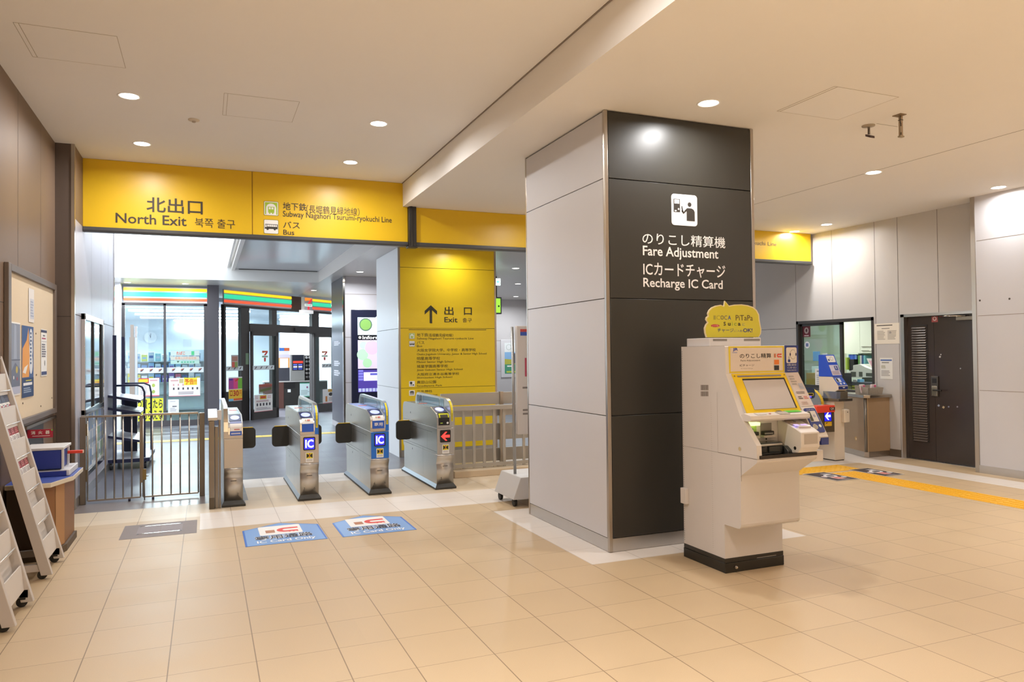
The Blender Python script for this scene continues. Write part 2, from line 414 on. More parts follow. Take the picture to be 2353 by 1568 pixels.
for x, y in ((6.85, 3.2), (6.6, 8.6), (8.95, 3.2), (6.85, .4), (4.3, 8.4), (8.95, .4), (6.85, -2), (3.7, -2.6)):  # lamps out of view, added; rear ones boosted for bounce off the floor
    downlight(x, y, ZR, DOWN_W*(1 if y > 2 else 1.9), 'unseen recessed downlight in the low right ceiling, added for fill light', 'downlights in the low right ceiling', spread=168 if y > 4 else 105)
COOL = (.93, .97, 1)
for x, y, s in ((-1.593, 18.6, 'small downlight in the soffit above the left shop window, left one'), (-.408, 18.6, 'small downlight in the soffit above the left shop window, right one'),
                (5.68, 13.49, 'downlight beyond the gates, nearer one right of the yellow pillar'), (8.5, 20.2, 'downlight beyond the gates, farthest one by the back wall'),
                (3.64, 10.94, 'downlight washing the top of the yellow exit pillar'), (2.9, 15.0, 'downlight above the information pillar'), (7, 16.5, 'downlight in the passage right of the yellow pillar'),
                (2.6, 19.6, 'downlight in the soffit before the shop door')):
    downlight(x, y, ZF, EXT_W*(.18 if 'washing' in s else .3 if 'soffit' in s else 1), s, None, COOL, r=.065, spread=163)
# ------------------------------------------------------------------ pictograms
def pic_subway(g, pl, a0, b0, a1, b1, l):
    w, h = a1-a0, b1-b0; q = lambda x, y: (a0+w*x, b0+h*y); gr = M('a5c63b', .5)
    g.slab(pl, rrect(a0, b0, a1, b1, .08*w), .002, M('8a7a2a', .5), l)
    g.slab(pl, rrect(a0+.03*w, b0+.03*h, a1-.03*w, b1-.03*h, .07*w), .0012, WHT, l+.002)
    g.quad(pl, a0+.08*w, b0+.08*h, a1-.08*w, b1-.08*h, gr, l+.0038)
    arch = [q(.16, .08)]+[q(.5-.34*math.cos(math.pi*i/12), .52+.32*math.sin(math.pi*i/12)) for i in range(13)]+[q(.84, .08)]
    g.poly(pl, arch, WHT, l+.0044)
    g.poly(pl, [q(.3, .2), q(.7, .2), q(.72, .62), q(.28, .62)], gr, l+.005)
    for x in (.34, .52): g.poly(pl, [q(x, .44), q(x+.13, .44), q(x+.13, .58), q(x, .58)], WHT, l+.0056)
    for x in (.36, .56): g.poly(pl, [q(x, .12), q(x+.08, .12), q(x+.08, .2), q(x, .2)], gr, l+.0056)
def pic_bus(g, pl, a0, b0, a1, b1, l):
    w, h = a1-a0, b1-b0; q = lambda x, y: (a0+w*x, b0+h*y); k = M('3a3632', .5)
    g.slab(pl, rrect(a0, b0, a1, b1, .08*w), .002, M('8a7a2a', .5), l)
    g.slab(pl, rrect(a0+.03*w, b0+.03*h, a1-.03*w, b1-.03*h, .07*w), .0012, WHT, l+.002)
    g.poly(pl, [q(.06, .34), q(.94, .34), q(.94, .68), q(.1, .68)], k, l+.0038)
    for i in range(5): g.poly(pl, [q(.24+.135*i, .5), q(.35+.135*i, .5), q(.35+.135*i, .64), q(.24+.135*i, .64)], WHT, l+.0046)
    g.poly(pl, [q(.1, .46), q(.2, .46), q(.2, .64), q(.13, .64)], WHT, l+.0046)
    for x in (.26, .74): g.disc(pl, a0+w*x, b0+h*.33, .075*w, k, l+.005)
def person(g, pl, ox, oy, s, m, l):
    q = lambda x, y: (ox+s*x, oy+s*y)
    g.disc(pl, *q(.70, .72), .07*s, m, l)
    g.poly(pl, [q(.58, .22), q(.86, .22), q(.87, .5), q(.83, .58), q(.74, .62), q(.6, .61), q(.53, .55), q(.47, .47), q(.42, .56), q(.39, .55), q(.38, .65), q(.42, .65), q(.42, .59), q(.48, .53), q(.58, .46)][::1], m, l)
# ------------------------------------------------------------------ overhead yellow signs
YS = 9.6
p2 = plY(YS)
t = thing('overhead_sign', 'long yellow overhead sign for the north exit, subway and bus, above the ticket gates', 'sign', (.5, YS, 3.06))
g = G(); g.box(-1.272, .538, YS, YS+.03, 3.095, ZL-.002); g.box(.55, 2.43, YS, YS+.03, 3.095, ZL-.002); g.box(2.43, 2.492, YS, YS+.03, 3.095, ZR-.002)
part('panel', g, t, YEL)
g = G(); g.box(.538, .55, YS+.006, YS+.03, 3.095, ZL-.002); part('joint_strip', g, t, M('a8801a', .5))
g = G(); g.profx([(YS-.02, 3.09), (YS-.02, 3.055), (YS-.005, 3.035), (YS+.06, 3.035), (YS+.06, 3.095), (YS+.0, 3.095)], -1.27, 2.492, M('4a4a4a', .35, noise=.05)); part('bottom_rail', g, t)
g = G()
def trow(s, x0, x1, yb, yt, y0sl, m=INK, bold=0.0):
    """text on the sign plane: x0..x1 pixels, baseline/top at x0, slope"""
    a = p2.px(x0, yb); b = p2.px(x1, yt+y0sl*(x1-x0)); g.text(p2, s, a[0], a[1], b[0], b[1], m, .003, bold)
trow('北出口', 336.4, 465.7, 487, 452.5, .06, bold=.014)
trow('North Exit', 265.5, 428.6, 512, 489.5, .052, bold=.012)
trow('북쪽 출구', 448, 540, 522, 501, .05)
trow('地下鉄', 650, 704, 482.5, 465, .057, bold=.008); trow('（長堀鶴見緑地線）', 704, 826, 490, 472, .055)
trow('Subway Nagahori Tsurumi-ryokuchi Line', 650, 900, 502, 486.5, .053, bold=.006)
trow('バス', 650.5, 689, 524, 508.5, .052, bold=.006); trow('Bus', 651, 676, 539.5, 528, .052, bold=.006)
part('lettering', g, t)
g = G(); a = p2.px(606, 495); b = p2.px(640, 464); pic_subway(g, p2, a[0], a[1], b[0], b[1], .001); part('subway_pictogram', g, t)
g = G(); a = p2.px(606, 537); b = p2.px(640, 506); pic_bus(g, p2, a[0], a[1], b[0], b[1], .001); part('bus_pictogram', g, t)
t = thing('overhead_sign', 'yellow overhead sign right of the black bracket, running behind the pillar to the right-hand wall', 'sign', (6, YS, 3.06))
g = G(); g.box(2.60, 6.0, YS, YS+.03, 3.095, ZR-.002); g.box(6.01, 9.44, YS, YS+.03, 3.095, ZR-.002); part('panel', g, t, YEL)
g = G(); g.profx([(YS-.02, 3.09), (YS-.02, 3.055), (YS-.005, 3.035), (YS+.06, 3.035), (YS+.06, 3.095), (YS+.0, 3.095)], 2.6, 9.44, M('4a4a4a', .35, noise=.05)); part('bottom_rail', g, t)
g = G(); a = p2.px(1785, 570); g.text(p2, 'Subway Nagahori Tsurumi-ryokuchi Line', a[0]-1.95, 3.30, a[0], 3.385, M('6b5a30', .6), .003); part('lettering', g, t)
g = G(); g.box(2.497, 2.597, YS-.06, YS+.04, 3.03, ZR-.002, bev=.006)
g.box(2.515, 2.545, YS-.07, YS-.06, 3.03, ZR-.002, bev=.003); g.box(2.48, 2.61, YS-.07, YS+.05, 3.012, 3.032, bev=.004)
solo('sign_bracket', g, 'black vertical bracket between the two yellow overhead signs', 'bracket', (2.55, YS, 3.02), M('33302c', .4))
# ------------------------------------------------------------------ the big pillar
PX0, PX1, PY0, PY1 = 2.975, 4.475, 5.2, 6.8
t = thing('pillar', 'big square pillar with grey side and dark front lettered fare adjustment', 'pillar', (3.72, 6, 0))
ZJ = [.11, 1.09, 2.035, 3.005, ZR-.012]
g = G(); g.box(PX0+.02, PX1-.02, PY0+.02, PY1-.02, .003, ZR-.001, JOINT); part('core', g, t)
for i in range(4):
    g = G(); g.box(PX0, PX0+.02, PY0+.035, PY1-.03, ZJ[i]+.003, ZJ[i+1]-.003, bev=.002, seg=1); part('light_panel', g, t, LGREY)
for i in range(4):
    g = G(); g.box(PX0+.035, PX1-.035, PY0, PY0+.02, ZJ[i]+.003, ZJ[i+1]-.003, bev=.002, seg=1); part('dark_panel', g, t, DARKP)
for i in range(4):
    g = G(); g.box(PX1-.02, PX1, PY0+.035, PY1-.03, ZJ[i]+.003, ZJ[i+1]-.003); part('side_panel', g, t, LGREY)
    g = G(); g.box(PX0+.035, PX1-.035, PY1-.02, PY1, ZJ[i]+.003, ZJ[i+1]-.003); part('back_panel', g, t, LGREY)
for x, y in ((PX0, PY0), (PX1, PY0), (PX0, PY1), (PX1, PY1)):
    sx, sy = (1 if x == PX0 else -1), (1 if y == PY0 else -1); g = G()
    w = .032 if (x, y) != (PX0, PY1) else .026
    g.prism([(x, y, .003), (x+sx*w, y, .003), (x+sx*w, y+sy*.02, .003), (x+sx*.02, y+sy*.02, .003), (x+sx*.02, y+sy*w, .003), (x, y+sy*w, .003)], (0, 0, ZR-.004-.003), bev=.003)
    part('corner_trim', g, t, SS)
g = G(); g.box(PX0+.004, PX1-.004, PY0+.004, PY1-.004, .003, .108, SSL); part('baseboard', g, t)
p3 = plY(PY0)
def tr3(gg, s, x0, x1, yb, yt, sl, m, bold=0):
    a = p3.px(x0, yb); b = p3.px(x1, yt+sl*(x1-x0)); gg.text(p3, s, a[0], a[1], b[0], b[1], m, .0025, bold)
WL = M('eeeae6', .5)
g = G()
tr3(g, 'のりこし精算機', 1476, 1666, 561, 534, .06, WL, .004)
tr3(g, 'Fare Adjustment', 1477, 1650, 594, 566, .045, WL, .014)
tr3(g, 'ICカードチャージ', 1478, 1666, 634, 605, .03, WL, .008)
tr3(g, 'Recharge IC Card', 1478, 1660, 666, 640, .025, WL, .014)
part('lettering', g, t, label='white Japanese and English lettering')
g = G(); a = p3.px(1543, 517); b = p3.px(1601, 450)
g.slab(p3, rrect(a[0], a[1], b[0], b[1], .028, 6), .002, WL, .001)
w = b[0]-a[0]; h = b[1]-a[1]; q = lambda x, y: (a[0]+w*x, a[1]+h*y); DK = M('37332f', .5)
g.poly(p3, [q(.08, .42), q(.33, .42), q(.33, .84), q(.08, .84)], DK, .004); g.poly(p3, [q(.11, .69), q(.3, .69), q(.3, .82), q(.11, .82)], WL, .0048)
g.poly(p3, [q(.12, .44), q(.19, .44), q(.19, .48), q(.12, .48)], WL, .0048); g.disc(p3, *q(.27, .52), .008, WL, .0048)
g.disc(p3, *q(.70, .69), .075*w, DK, .004, rb=.075*w)
g.poly(p3, [q(.58, .16), q(.90, .16), q(.90, .46), q(.86, .53), q(.78, .57), q(.6, .57), q(.52, .5), q(.47, .44), q(.42, .53), q(.39, .52), q(.38, .62), q(.42, .62), q(.43, .56), q(.38, .46), q(.46, .37), q(.58, .47)], DK, .004)
part('pictogram', g, t, label='white pictogram of a person at a machine')
# ------------------------------------------------------------------ yellow exit pillar beyond the gates
QX0, QX1, QY0, QY1 = 2.79, 4.425, 11.36, 12.96
t = thing('pillar', 'yellow-faced pillar listing exit destinations, standing just beyond the ticket gates', 'pillar', (3.6, 12, 0))
g = G(); g.box(QX0+.012, QX1-.01, QY0+.012, QY1-.01, 0, ZF-.001, JOINT); part('core', g, t)
for z0, z1 in ((.11, 1.07), (1.076, 2.008), (2.014, 2.965), (2.971, ZF-.002)):
    g = G(); g.box(QX0+.03, QX1-.03, QY0, QY0+.012, z0, z1); part('yellow_panel', g, t, YEL2)
for z0, z1 in ((.0, 1.07), (1.076, 2.005), (2.012, ZF-.002)):
    g = G(); g.box(QX0, QX0+.012, QY0+.03, QY1-.02, z0, z1); part('white_panel', g, t, M('f0f4f8', .4))
for x in (QX0, QX1-.03):
    g = G(); g.box(x, x+.03, QY0-.004, QY0+.03, .002, ZF-.002); part('corner_trim', g, t, SS)
g = G(); g.box(QX0+.03, QX1-.03, QY0-.002, QY0+.012, .002, .108); part('baseboard', g, t, SSL)
p4 = plY(QY0); YI = M('33301f', .55)
def tr4(s, x0, x1, yb, yt, sl=.01, m=YI, bold=0):
    a = p4.px(x0, yb); b = p4.px(x1, yt+sl*(x1-x0)); g.text(p4, s, a[0], a[1], b[0], b[1], m, .003, bold)
g = G()
tr4('出', 1021, 1042, 724, 705, bold=.012); tr4('口', 1066, 1084, 724, 707, bold=.012); tr4('Exit', 1021, 1051, 741, 729, bold=.012); tr4('출구', 1063, 1084, 741, 731)
a = p4.px(976, 743); b = p4.px(1004, 702); w = b[0]-a[0]; h = b[1]-a[1]; q = lambda x, y: (a[0]+w*x, a[1]+h*y)
g.poly(p4, [q(.4, 0), q(.6, 0), q(.6, .78), q(.5, 1), q(.4, .78)], YI, .003)
g.poly(p4, [q(.5, 1), q(0, .68), q(0, .48), q(.5, .8)], YI, .0034); g.poly(p4, [q(.5, 1), q(.5, .8), q(1, .48), q(1, .68)], YI, .0034)
a = p4.px(939, 757.5); b = p4.px(1117, 759); g.quad(p4, a[0], a[1]-.006, b[0], a[1]+.002, YI, .003)
rows = [('地下鉄', 958, 983, 774, 766), ('（長堀鶴見緑地線）', 983, 1041, 774.5, 767), ('Subway Nagahori Tsurumi-ryokuchi Line', 958, 1088, 782, 776), ('バス', 958, 975, 791, 784), ('Bus', 958, 970, 798, 793),
        ('大阪女学院大学、中学校・高等学校', 958, 1093, 809, 801), ('Osaka Jogakuin University, Junior & Senior High School', 958, 1118, 818, 811), ('明星高等学校', 958, 1011, 828, 820), ('Meisei Senior High School', 958, 1042, 836, 829),
        ('城星学園高等学校', 958, 1029, 846, 838), ('Josei Gakuen Senior High School', 958, 1063, 854, 847), ('大阪府立清水谷高等学校', 958, 1055, 864, 856), ('Shimizudani High School', 958, 1039, 871.5, 865),
        ('真田山公園', 958, 1002, 882.5, 874.5), ('Sanadayama Park', 958, 1016, 890.5, 884), ('三光神社', 958, 993, 903, 896), ('Sanko Shrine', 958, 1005, 911, 905)]
for s, x0, x1, yb, yt in rows: tr4(s, x0, x1, yb, yt, -.003)
part('lettering', g, t)
g = G()
for (y0, y1), f in (((779, 766), pic_subway), ((797, 784), pic_bus)):
    a = p4.px(940, y0); b = p4.px(953, y1); f(g, p4, a[0], a[1], b[0], b[1], .001)
for (y0, y1), k in (((889, 876), 0), ((910, 897), 1)):
    a = p4.px(940, y0); b = p4.px(953, y1); w = b[0]-a[0]; q = lambda x, y: (a[0]+w*x, a[1]+w*y)
    g.slab(p4, rrect(a[0], a[1], b[0], b[1], .008), .002, WHT, .001)
    if k == 0: g.disc(p4, *q(.35, .62), .22*w, YI, .004); g.poly(p4, [q(.3, .15), q(.4, .15), q(.4, .5), q(.3, .5)], YI, .0046); g.poly(p4, [q(.55, .2), q(.9, .2), q(.8, .38), q(.62, .38)], YI, .0046)
    else:
        g.poly(p4, [q(.1, .55), q(.9, .55), q(.75, .78), q(.25, .78)], YI, .004)
        for x in (.2, .38, .56, .72): g.poly(p4, [q(x, .2), q(x+.1, .2), q(x+.1, .55), q(x, .55)], YI, .0046)
part('pictogram', g, t)
# ------------------------------------------------------------------ ticket gates
FLAPM = M('2c2b27', .6, noise=.04); FLY = M('e0b820', .45); BLUE = M('1f6fd0', .35); BLUE2 = M('2a5fc8', .4)
LED = M('dfe4ff', .4, emit=1.6); LEDB = M('2a2ae0', .4, emit=1.2); LEDR = M('ff3a34', .4, emit=1.6); DISCM = M('aab4ff', .3, emit=.75)
GY0, GY1 = 8.45, 10.08
def flap(g, x0, x1, zc=.60, y=9.66):
    p = plY(y); b0, b1 = zc-.125, zc+.125
    g.slab(p, rrect(x0, b0, x1, b1, .045, 6), .03, FLAPM, -.015)
    g.rr(p, x0+.03, b1-.004, x1-.03, b1+.006, .004, .03, FLY, -.015)
def gate(label, X0, W, nums, fin='R', style='steel', flaps='L', Y0=GY0, Y1=GY1, display='IC'):
    t = thing('ticket_gate', label, 'ticket gate', (X0+W/2, (Y0+Y1)/2, 0), 'ticket gates in a row')
    body = SS; fw = .042
    X1 = X0+W
    bx0, bx1 = (X0, X1-fw) if fin == 'R' else (X0+fw, X1)
    fx0, fx1 = (X1-fw, X1) if fin == 'R' else (X0, X0+fw)
    low = [(Y0+.034, .06), (Y0+.034, .22), (Y0+.03, .25), (Y0+.045, .285), (Y0+.048, .31), (Y0+.03, .35), (Y0+.006, .385), (Y0, .409)]
    rear = [(Y1, .409), (Y1-.01, .39), (Y1-.06, .34), (Y1-.05, .27), (Y1-.055, .06)]
    g = G(); g.profx(low+rear, X0, X1, SSG, smooth=True); part('lower_body', g, t)
    g = G(); g.profx([(Y0, .412), (Y0, .722), (Y1, .722), (Y1, .412)], X0, X1, SSG, .003); part('front_cabinet', g, t)
    # upper body with a rounded reader nose
    n = 8; nose = [(Y0+.004, .725), (Y0+.004, .845), (Y0+.010, .862), (Y0+.022, .878), (Y0+.04, .891), (Y0+.06, .9), (Y0+.28, .958)]
    tail = [(Y1-.10+.10*math.sin(math.pi/2*i/n), .958-.10+.10*math.cos(math.pi/2*i/n)) for i in range(n+1)]
    g = G(); g.profx(nose+tail+[(Y1, .725)], bx0, bx1, SSG, smooth=False); part('upper_body', g, t)
    # side fin
    fl = [(Y0+.006, .725), (Y0+.006, .90)]+[(Y0+.006+.22-.22*math.cos(math.pi/2*i/n), .90+.165*math.sin(math.pi/2*i/n)) for i in range(1, n+1)]
    fr = [(Y1-.18+.15*math.sin(math.pi/2*i/n), 1.085-.18+.18*math.cos(math.pi/2*i/n)) for i in range(n+1)]
    g = G(); fm = SSG if style != 'blue' else M('c6d2da', .2, .6)
    g.profx(fl+fr+[(Y1-.03, .725)], fx0, fx1, fm); fp = part('side_fin', g, t)
    g = G(); ps = plXr(fx0) if fin == 'R' else plXl(fx1)
    sgn = -1 if fin == 'R' else 1
    def wpan(y0, y1, m): a0, a1 = sorted((sgn*y0, sgn*y1)); g.rr(ps, a0, .955, a1, 1.05, .02, .002, m, .0005)
    gl = M('7d93a0', .12, .3)
    wpan(Y0+.26, Y0+.42, gl); wpan(Y0+.45, Y0+1.22, gl); wpan(Y0+1.25, Y0+1.36, M('4a545c', .2)); wpan(Y0+1.38, Y0+1.5, M('66727a', .2))
    part('window', g, fp)
    # yellow warning strip and blue edge on the fin's curved front
    g = G(); k = .004
    path = [(Y0+.006, .80), (Y0+.006, .90)]+[(Y0+.006+.22-.22*math.cos(math.pi/2*i/n), .90+.165*math.sin(math.pi/2*i/n)) for i in range(1, n-2)]
    if style == 'steel' and fin == 'R' and nums[0] == '5' or fin == 'L': blue = False
    else: blue = True
    if blue:
        full = [(Y0+.006, .727)]+path
        for (y0, z0), (y1, z1) in zip(full, full[1:]): g.face([(fx0, y0-k*.5, z0), (fx1, y0-k*.5, z0), (fx1, y1-k*.5, z1+.001), (fx0, y1-k*.5, z1+.001)], BLUE)
    if fin == 'R':
        for (y0, z0), (y1, z1) in zip(path, path[1:]): g.face([(fx0+.01, y0-k, z0), (fx1-.008, y0-k, z0), (fx1-.008, y1-k, z1+.002), (fx0+.01, y1-k, z1+.002)], M('e8d42c', .4))
        pv = plY(Y0+.006)
        for i in range(7): z = .812+.0125*i; g.quad(pv, fx0+.017, z, fx1-.016, z+.006, M('4a4a30', .6), k+.002)
    else:
        for (y0, z0), (y1, z1) in zip(path, path[1:]): g.face([(fx0, y0-k, z0), (fx1, y0-k, z0), (fx1, y1-k, z1+.002), (fx0, y1-k, z1+.002)], CHROME)
    part('warning_strip', g, fp)
    # reader on the nose
    g = G(); c0, c1 = bx0+.02, bx1-.012; kk = .006
    NP = [(Y0+.004, .755), (Y0+.004, .80), (Y0+.004, .845), (Y0+.010, .862), (Y0+.022, .878), (Y0+.04, .891), (Y0+.06, .9)]
    def band(i0, i1, m, ins=0, lift=kk):
        for (y0, z0), (y1, z1) in zip(NP[i0:i1], NP[i0+1:i1+1]):
            f = g.face([(c0+ins, y0-lift, z0+lift*.3), (c1-ins, y0-lift, z0+lift*.3), (c1-ins, y1-lift, z1+lift*.5), (c0+ins, y1-lift, z1+lift*.5)], m)
    pf = plY(Y0+.004)
    if display == 'arrow':
        band(0, 6, BLK); band(2, 5, M('d6d61e', .4), .006, kk+.002); band(2, 4, M('4a4638', .4), .02, kk+.004)
        g.quad(pf, c0+.02, .779, c0+.05, .789, M('b4d24a', .5), kk+.002); g.disc(pf, c1-.025, .784, .013, WHT, kk+.003)
    elif fin == 'L':
        band(0, 2, BLUE2); band(1, 4, WHT, 0, kk+.002); band(4, 6, M('8f9ac2', .3)); [g.quad(pf, c0+.01, .771+.01*i, c1-.012, .776+.01*i, WHT, kk+.003) for i in range(2)]
        g.quad(pf, c0+.04, .818, c1-.02, .826, M('d04040', .5), kk+.009)
    else:
        band(0, 2, BLUE2); band(2, 6, WHT, .004, kk+.002)
        if style == 'blue': g.text(pf, '専用', c0+.02, .785, c1-.02, .826, WHT, kk+.004, .01)
        z = .87; y = Y0+.03
        pd = Pl((0, Y0+.02, .876), (1, 0, 0), (0, .55, .5)); g.quad(pd, (c0+c1)/2-.008, -.008, (c0+c1)/2+.025, .01, M('d86a5c', .5), .015); g.quad(pd, (c0+c1)/2-.03, -.008, (c0+c1)/2-.016, .01, M('b49a6a', .5), .015)
    g.box(bx0+.003, c0-.003, Y0-.001, Y0+.004, .77, .84, CHROME); g.box(c1+.003, bx1-.001, Y0-.001, Y0+.004, .77, .84, CHROME)
    rd = part('card_reader', g, t)
    # touch plate with glowing disc on the sloping top
    sl = Pl(((bx0+bx1)/2, Y0+.06, .9), (1, 0, 0), (0, .22, .058)); hw = (bx1-bx0)/2-.012
    g = G(); g.rr(sl, -hw, .012, hw, .218, .015, .004, M('26305a', .3) if style != 'plain' else M('5a6470', .3))
    g.disc(sl, 0, .115, hw*.74, DISCM, .006, 24, .07); part('touch_disc', g, t)
    sl2 = Pl(((bx0+bx1)/2, Y0+.6, .958), (1, 0, 0), (0, 1, 0))
    g = G(); g.rect(sl2, -hw, -.28, hw, .86, .004, M('7d8a94', .25, .5) if style != 'blue' else M('5a74c8', .3)); g.rect(sl2, -hw*.6, .3, hw*.8, .36, .003, M('e06a4a', .5), .004); part('top_cover', g, t)
    # display
    pF = plY(Y0); cx = (X0+X1)/2
    if style == 'blue':
        g = G(); g.quad(pF, X0+.004, .415, X1-.004, .72, BLUE, .0015); part('blue_front', g, t, label='bright blue front panel')
    if display:
        g = G(); g.rr(pF, cx-.068, .555, cx+.062, .70, .012, .005, BLK, .001)
        if display == 'IC':
            g.quad(pF, cx-.056, .567, cx+.05, .688, LEDB, .007); g.text(pF, 'IC', cx-.046, .582, cx+.042, .673, LED, .008, .03)
        else:
            pts = [(-.056, 0), (.0, .052), (.022, .052), (-.012, .016), (.052, .016), (.052, -.016), (-.012, -.016), (.022, -.052), (.0, -.052)]
            g.poly(pF, [(cx-.003+a, .627+b) for a, b in pts], LEDR, .008)
        part('display', g, t)
        g = G(); g.rr(pF, cx-.042, .43+.08, cx+.038, .545, .003, .001, WHT, .002) if style == 'x' else None
        z0 = .425; g.rect(pF, cx-.042, z0, cx+.04, z0+.105, .0008, WHT, .002); g.quad(pF, cx-.036, z0+.04, cx+.034, z0+.1, M('e8d820', .5), .0036)
        k = M('2c2a22', .5)
        g.poly(pF, [(cx-.032, z0+.045), (cx-.008, z0+.06), (cx-.008, z0+.08), (cx-.032, z0+.094)], k, .0044); g.poly(pF, [(cx+.03, z0+.045), (cx+.006, z0+.06), (cx+.006, z0+.08), (cx+.03, z0+.094)], k, .0044)
        g.poly(pF, [(cx-.006, z0+.05), (cx+.004, z0+.05), (cx+.004, z0+.085), (cx-.006, z0+.085)], M('c86a2a', .5), .0046); g.disc(pF, cx-.001, z0+.09, .006, M('c8442a', .5), .0046)
        for i in range(2): g.quad(pF, cx-.032, z0+.012+.012*i, cx+.03, z0+.017+.012*i, M('b0a8a0', .6), .0036)
        part('caution_sticker', g, t)
    # gate numbers, slot, side lines
    pL = plY(Y0+.034); g = G()
    for s, x in zip(nums, ((X0+.045, X1-.045) if len(nums) == 2 else ((X0+.055,) if fin == 'R' else (X1-.05,)))): g.text(pL, s, x-.008, .115, x+.008, .142, M('3a3634', .6), .006)
    g.quad(plY(Y0+.03), cx-.03, .268, cx+.03, .278, M('6a625a', .6), .006); part('gate_number', g, t)
    g = G()
    for side, X in ((-1, X0), (1, X1)):
        p = plXr(X) if side < 0 else plXl(X); s_ = -1 if side < 0 else 1
        def ln(y0, y1, z, h=.004): a0, a1 = sorted((s_*y0, s_*y1)); g.quad(p, a0, z, a1, z+h, M('6c6a66', .5, .5), .0012)
        def lv(y, z0, z1): g.quad(p, s_*y-.002, z0, s_*y+.002, z1, M('7c7a76', .5, .5), .0012)
        ln(Y0+.02, Y1-.02, .44); lv(Y0+.62, .10, .44); ln(Y0+.2, Y1-.5, .66); lv(Y0+.42, .44, .66)
        for y, z in ((Y1-.5, .36), (Y1-.42, .83)): g.disc(p, s_*y, z, .013, BLK, .002)
    part('panel_joint', g, t)
    g = G(); k = .025
    g.prism([(X0-k, Y0-.0, .003), (X1+k, Y0-.0, .003), (X1+k, Y1+.01, .003), (X0-k, Y1+.01, .003)], (0, 0, .02), M('3a3833', .6))
    vs = [(X0-k, Y0, .023), (X1+k, Y0, .023), (X1+k, Y1+.01, .023), (X0-k, Y1+.01, .023)]; vt = [(X0, Y0+.034, .062), (X1, Y0+.034, .062), (X1, Y1-.05, .062), (X0, Y1-.05, .062)]
    side = M('8c929c', .35, .6)
    for i in range(4): j = (i+1) % 4; g.face([vs[i], vs[j], vt[j], vt[i]], M('3a3833', .6) if i == 0 else side)
    part('base_plinth', g, t)
    for d, a, b in (('L', X0-.20, X0+.01), ('R', X1-.01, X1+.20)):
        if d in flaps: g = G(); flap(g, a, b); part('flap', g, t, label='dark padded flap with a yellow top edge')
    return t
gate('narrow steel ticket gate numbered 7, leftmost of the gates, without a display', .182, .19, ['7'], fin='L', flaps='R', display=None)
gate('steel ticket gate numbered 7 and 6 with blue IC display', .964, .20, ['7', '6'], flaps='LR')
gate('ticket gate numbered 6 and 5 with an all-blue front panel', 1.742, .212, ['6', '5'], style='blue', flaps='LR')
gate('steel ticket gate numbered 5 with red arrow display, nearest the pillar', 2.528, .208, ['5'], flaps='L', display='arrow')
# steel posts beside gate 7
g = G(); g.box(.035, .09, 8.42, 8.6, 0, .925, SSD, .004); g.box(.092, .128, 8.44, 8.56, .0, .86, SSD, .004); g.profx([(8.40, .93), (8.40, .96), (8.75, 1.03), (8.75, .93)], .028, .118, SSL)
g.box(.035, .09, 8.419, 8.43, .0, .12, M('6a5f50', .6, .5)); g.box(.12, .16, 8.47, 8.52, .93, 1.03, M('d8d4d0', .5)); g.box(.131, .152, 8.44, 8.53, .0, .93, SSD, .003)
solo('barrier_post', g, 'ribbed steel barrier post beside the gate numbered 7', 'post', (.1, 8.5, 0), SSD)
# ------------------------------------------------------------------ swing gate left of the ticket gates
t = thing('swing_gate', 'low double swing gate of thin steel bars left of the ticket gates', 'gate', (-.63, 9.3, 0))
YG = 9.3
for x0, x1 in ((-1.262, -1.205), (-.062, -.006)):
    g = G(); g.box(x0, x1, YG-.03, YG+.03, .002, .955, bev=.003); part('post', g, t, SSD)
for x0, x1 in ((-1.19, -.672), (-.645, -.075)):
    g = G(); g.box(x0-.06 if x0 < -1 else x0, x1, YG-.014, YG+.014, .945, .966); g.box(x0, x1, YG-.012, YG+.012, .03, .046)
    lf = part('leaf', g, t, SS)
    n = 6
    for i in range(n+1):
        x = x0+(x1-x0)*i/n; g = G(); g.cyl((x, YG, .04), (x, YG, .95), .0085, m=SS, n=10); part('bar', g, lf)
    g = G(); cx = x1-.11 if x0 < -1 else x0+.1
    g.cyl((cx-.012, YG, .016), (cx+.012, YG, .016), .016, m=M('2e2e44', .5), n=16); g.box(cx-.01, cx+.01, YG-.01, YG+.01, .016, .04, M('55555c', .4)); part('caster', g, lf)
g = G(); g.box(-.672, -.645, YG-.02, YG+.02, .2, .95, SSD); g.box(-.648, -.612, YG-.03, YG-.012, .23, .35, M('8f7c50', .4, .6)); g.cyl((-.63, YG-.02, 0.004), (-.63, YG-.02, .23), .006, m=SSD, n=8); g.cyl((-.612, YG-.02, .27), (-.59, YG-.02, .27), .006, m=CHROME, n=8)
part('latch', g, t)
for z in (.25, .75):
    g = G(); g.box(-1.204, -1.192, YG-.026, YG-.008, z, z+.13); part('hinge', g, t, M('7a6c54', .4, .7))
# ------------------------------------------------------------------ railing right of the gates
FNC = M('b2aca2', .4, .6, noise=.05)
t = thing('railing', 'steel railing on a tiled curb between gate 5 and the big pillar', 'railing', (3.8, 9.4, 0))
g = G(); g.box(2.96, 4.7, 9.12, 9.85, 0, .085, M('cdb89a', .4, noise=.04), .006); part('curb', g, t)
g = G(); g.box(2.95, 4.7, 9.66, 9.70, 1.0, 1.06); g.box(2.95, 4.7, 9.25, 9.31, .855, .91); g.box(2.95, 4.7, 9.265, 9.295, .105, .15); g.box(2.95, 4.7, 9.66, 9.69, .9, 1.0)
part('rail', g, t, FNC)
for i in range(12):
    x = 3.0+.143*i; g = G(); g.box(x-.022, x+.014, 9.27, 9.29, .09, .86); part('bar', g, t, FNC)
for x in (3.80, 4.66):
    g = G(); g.box(x, x+.05, 9.64, 9.69, .085, 1.07); part('post', g, t, SS)
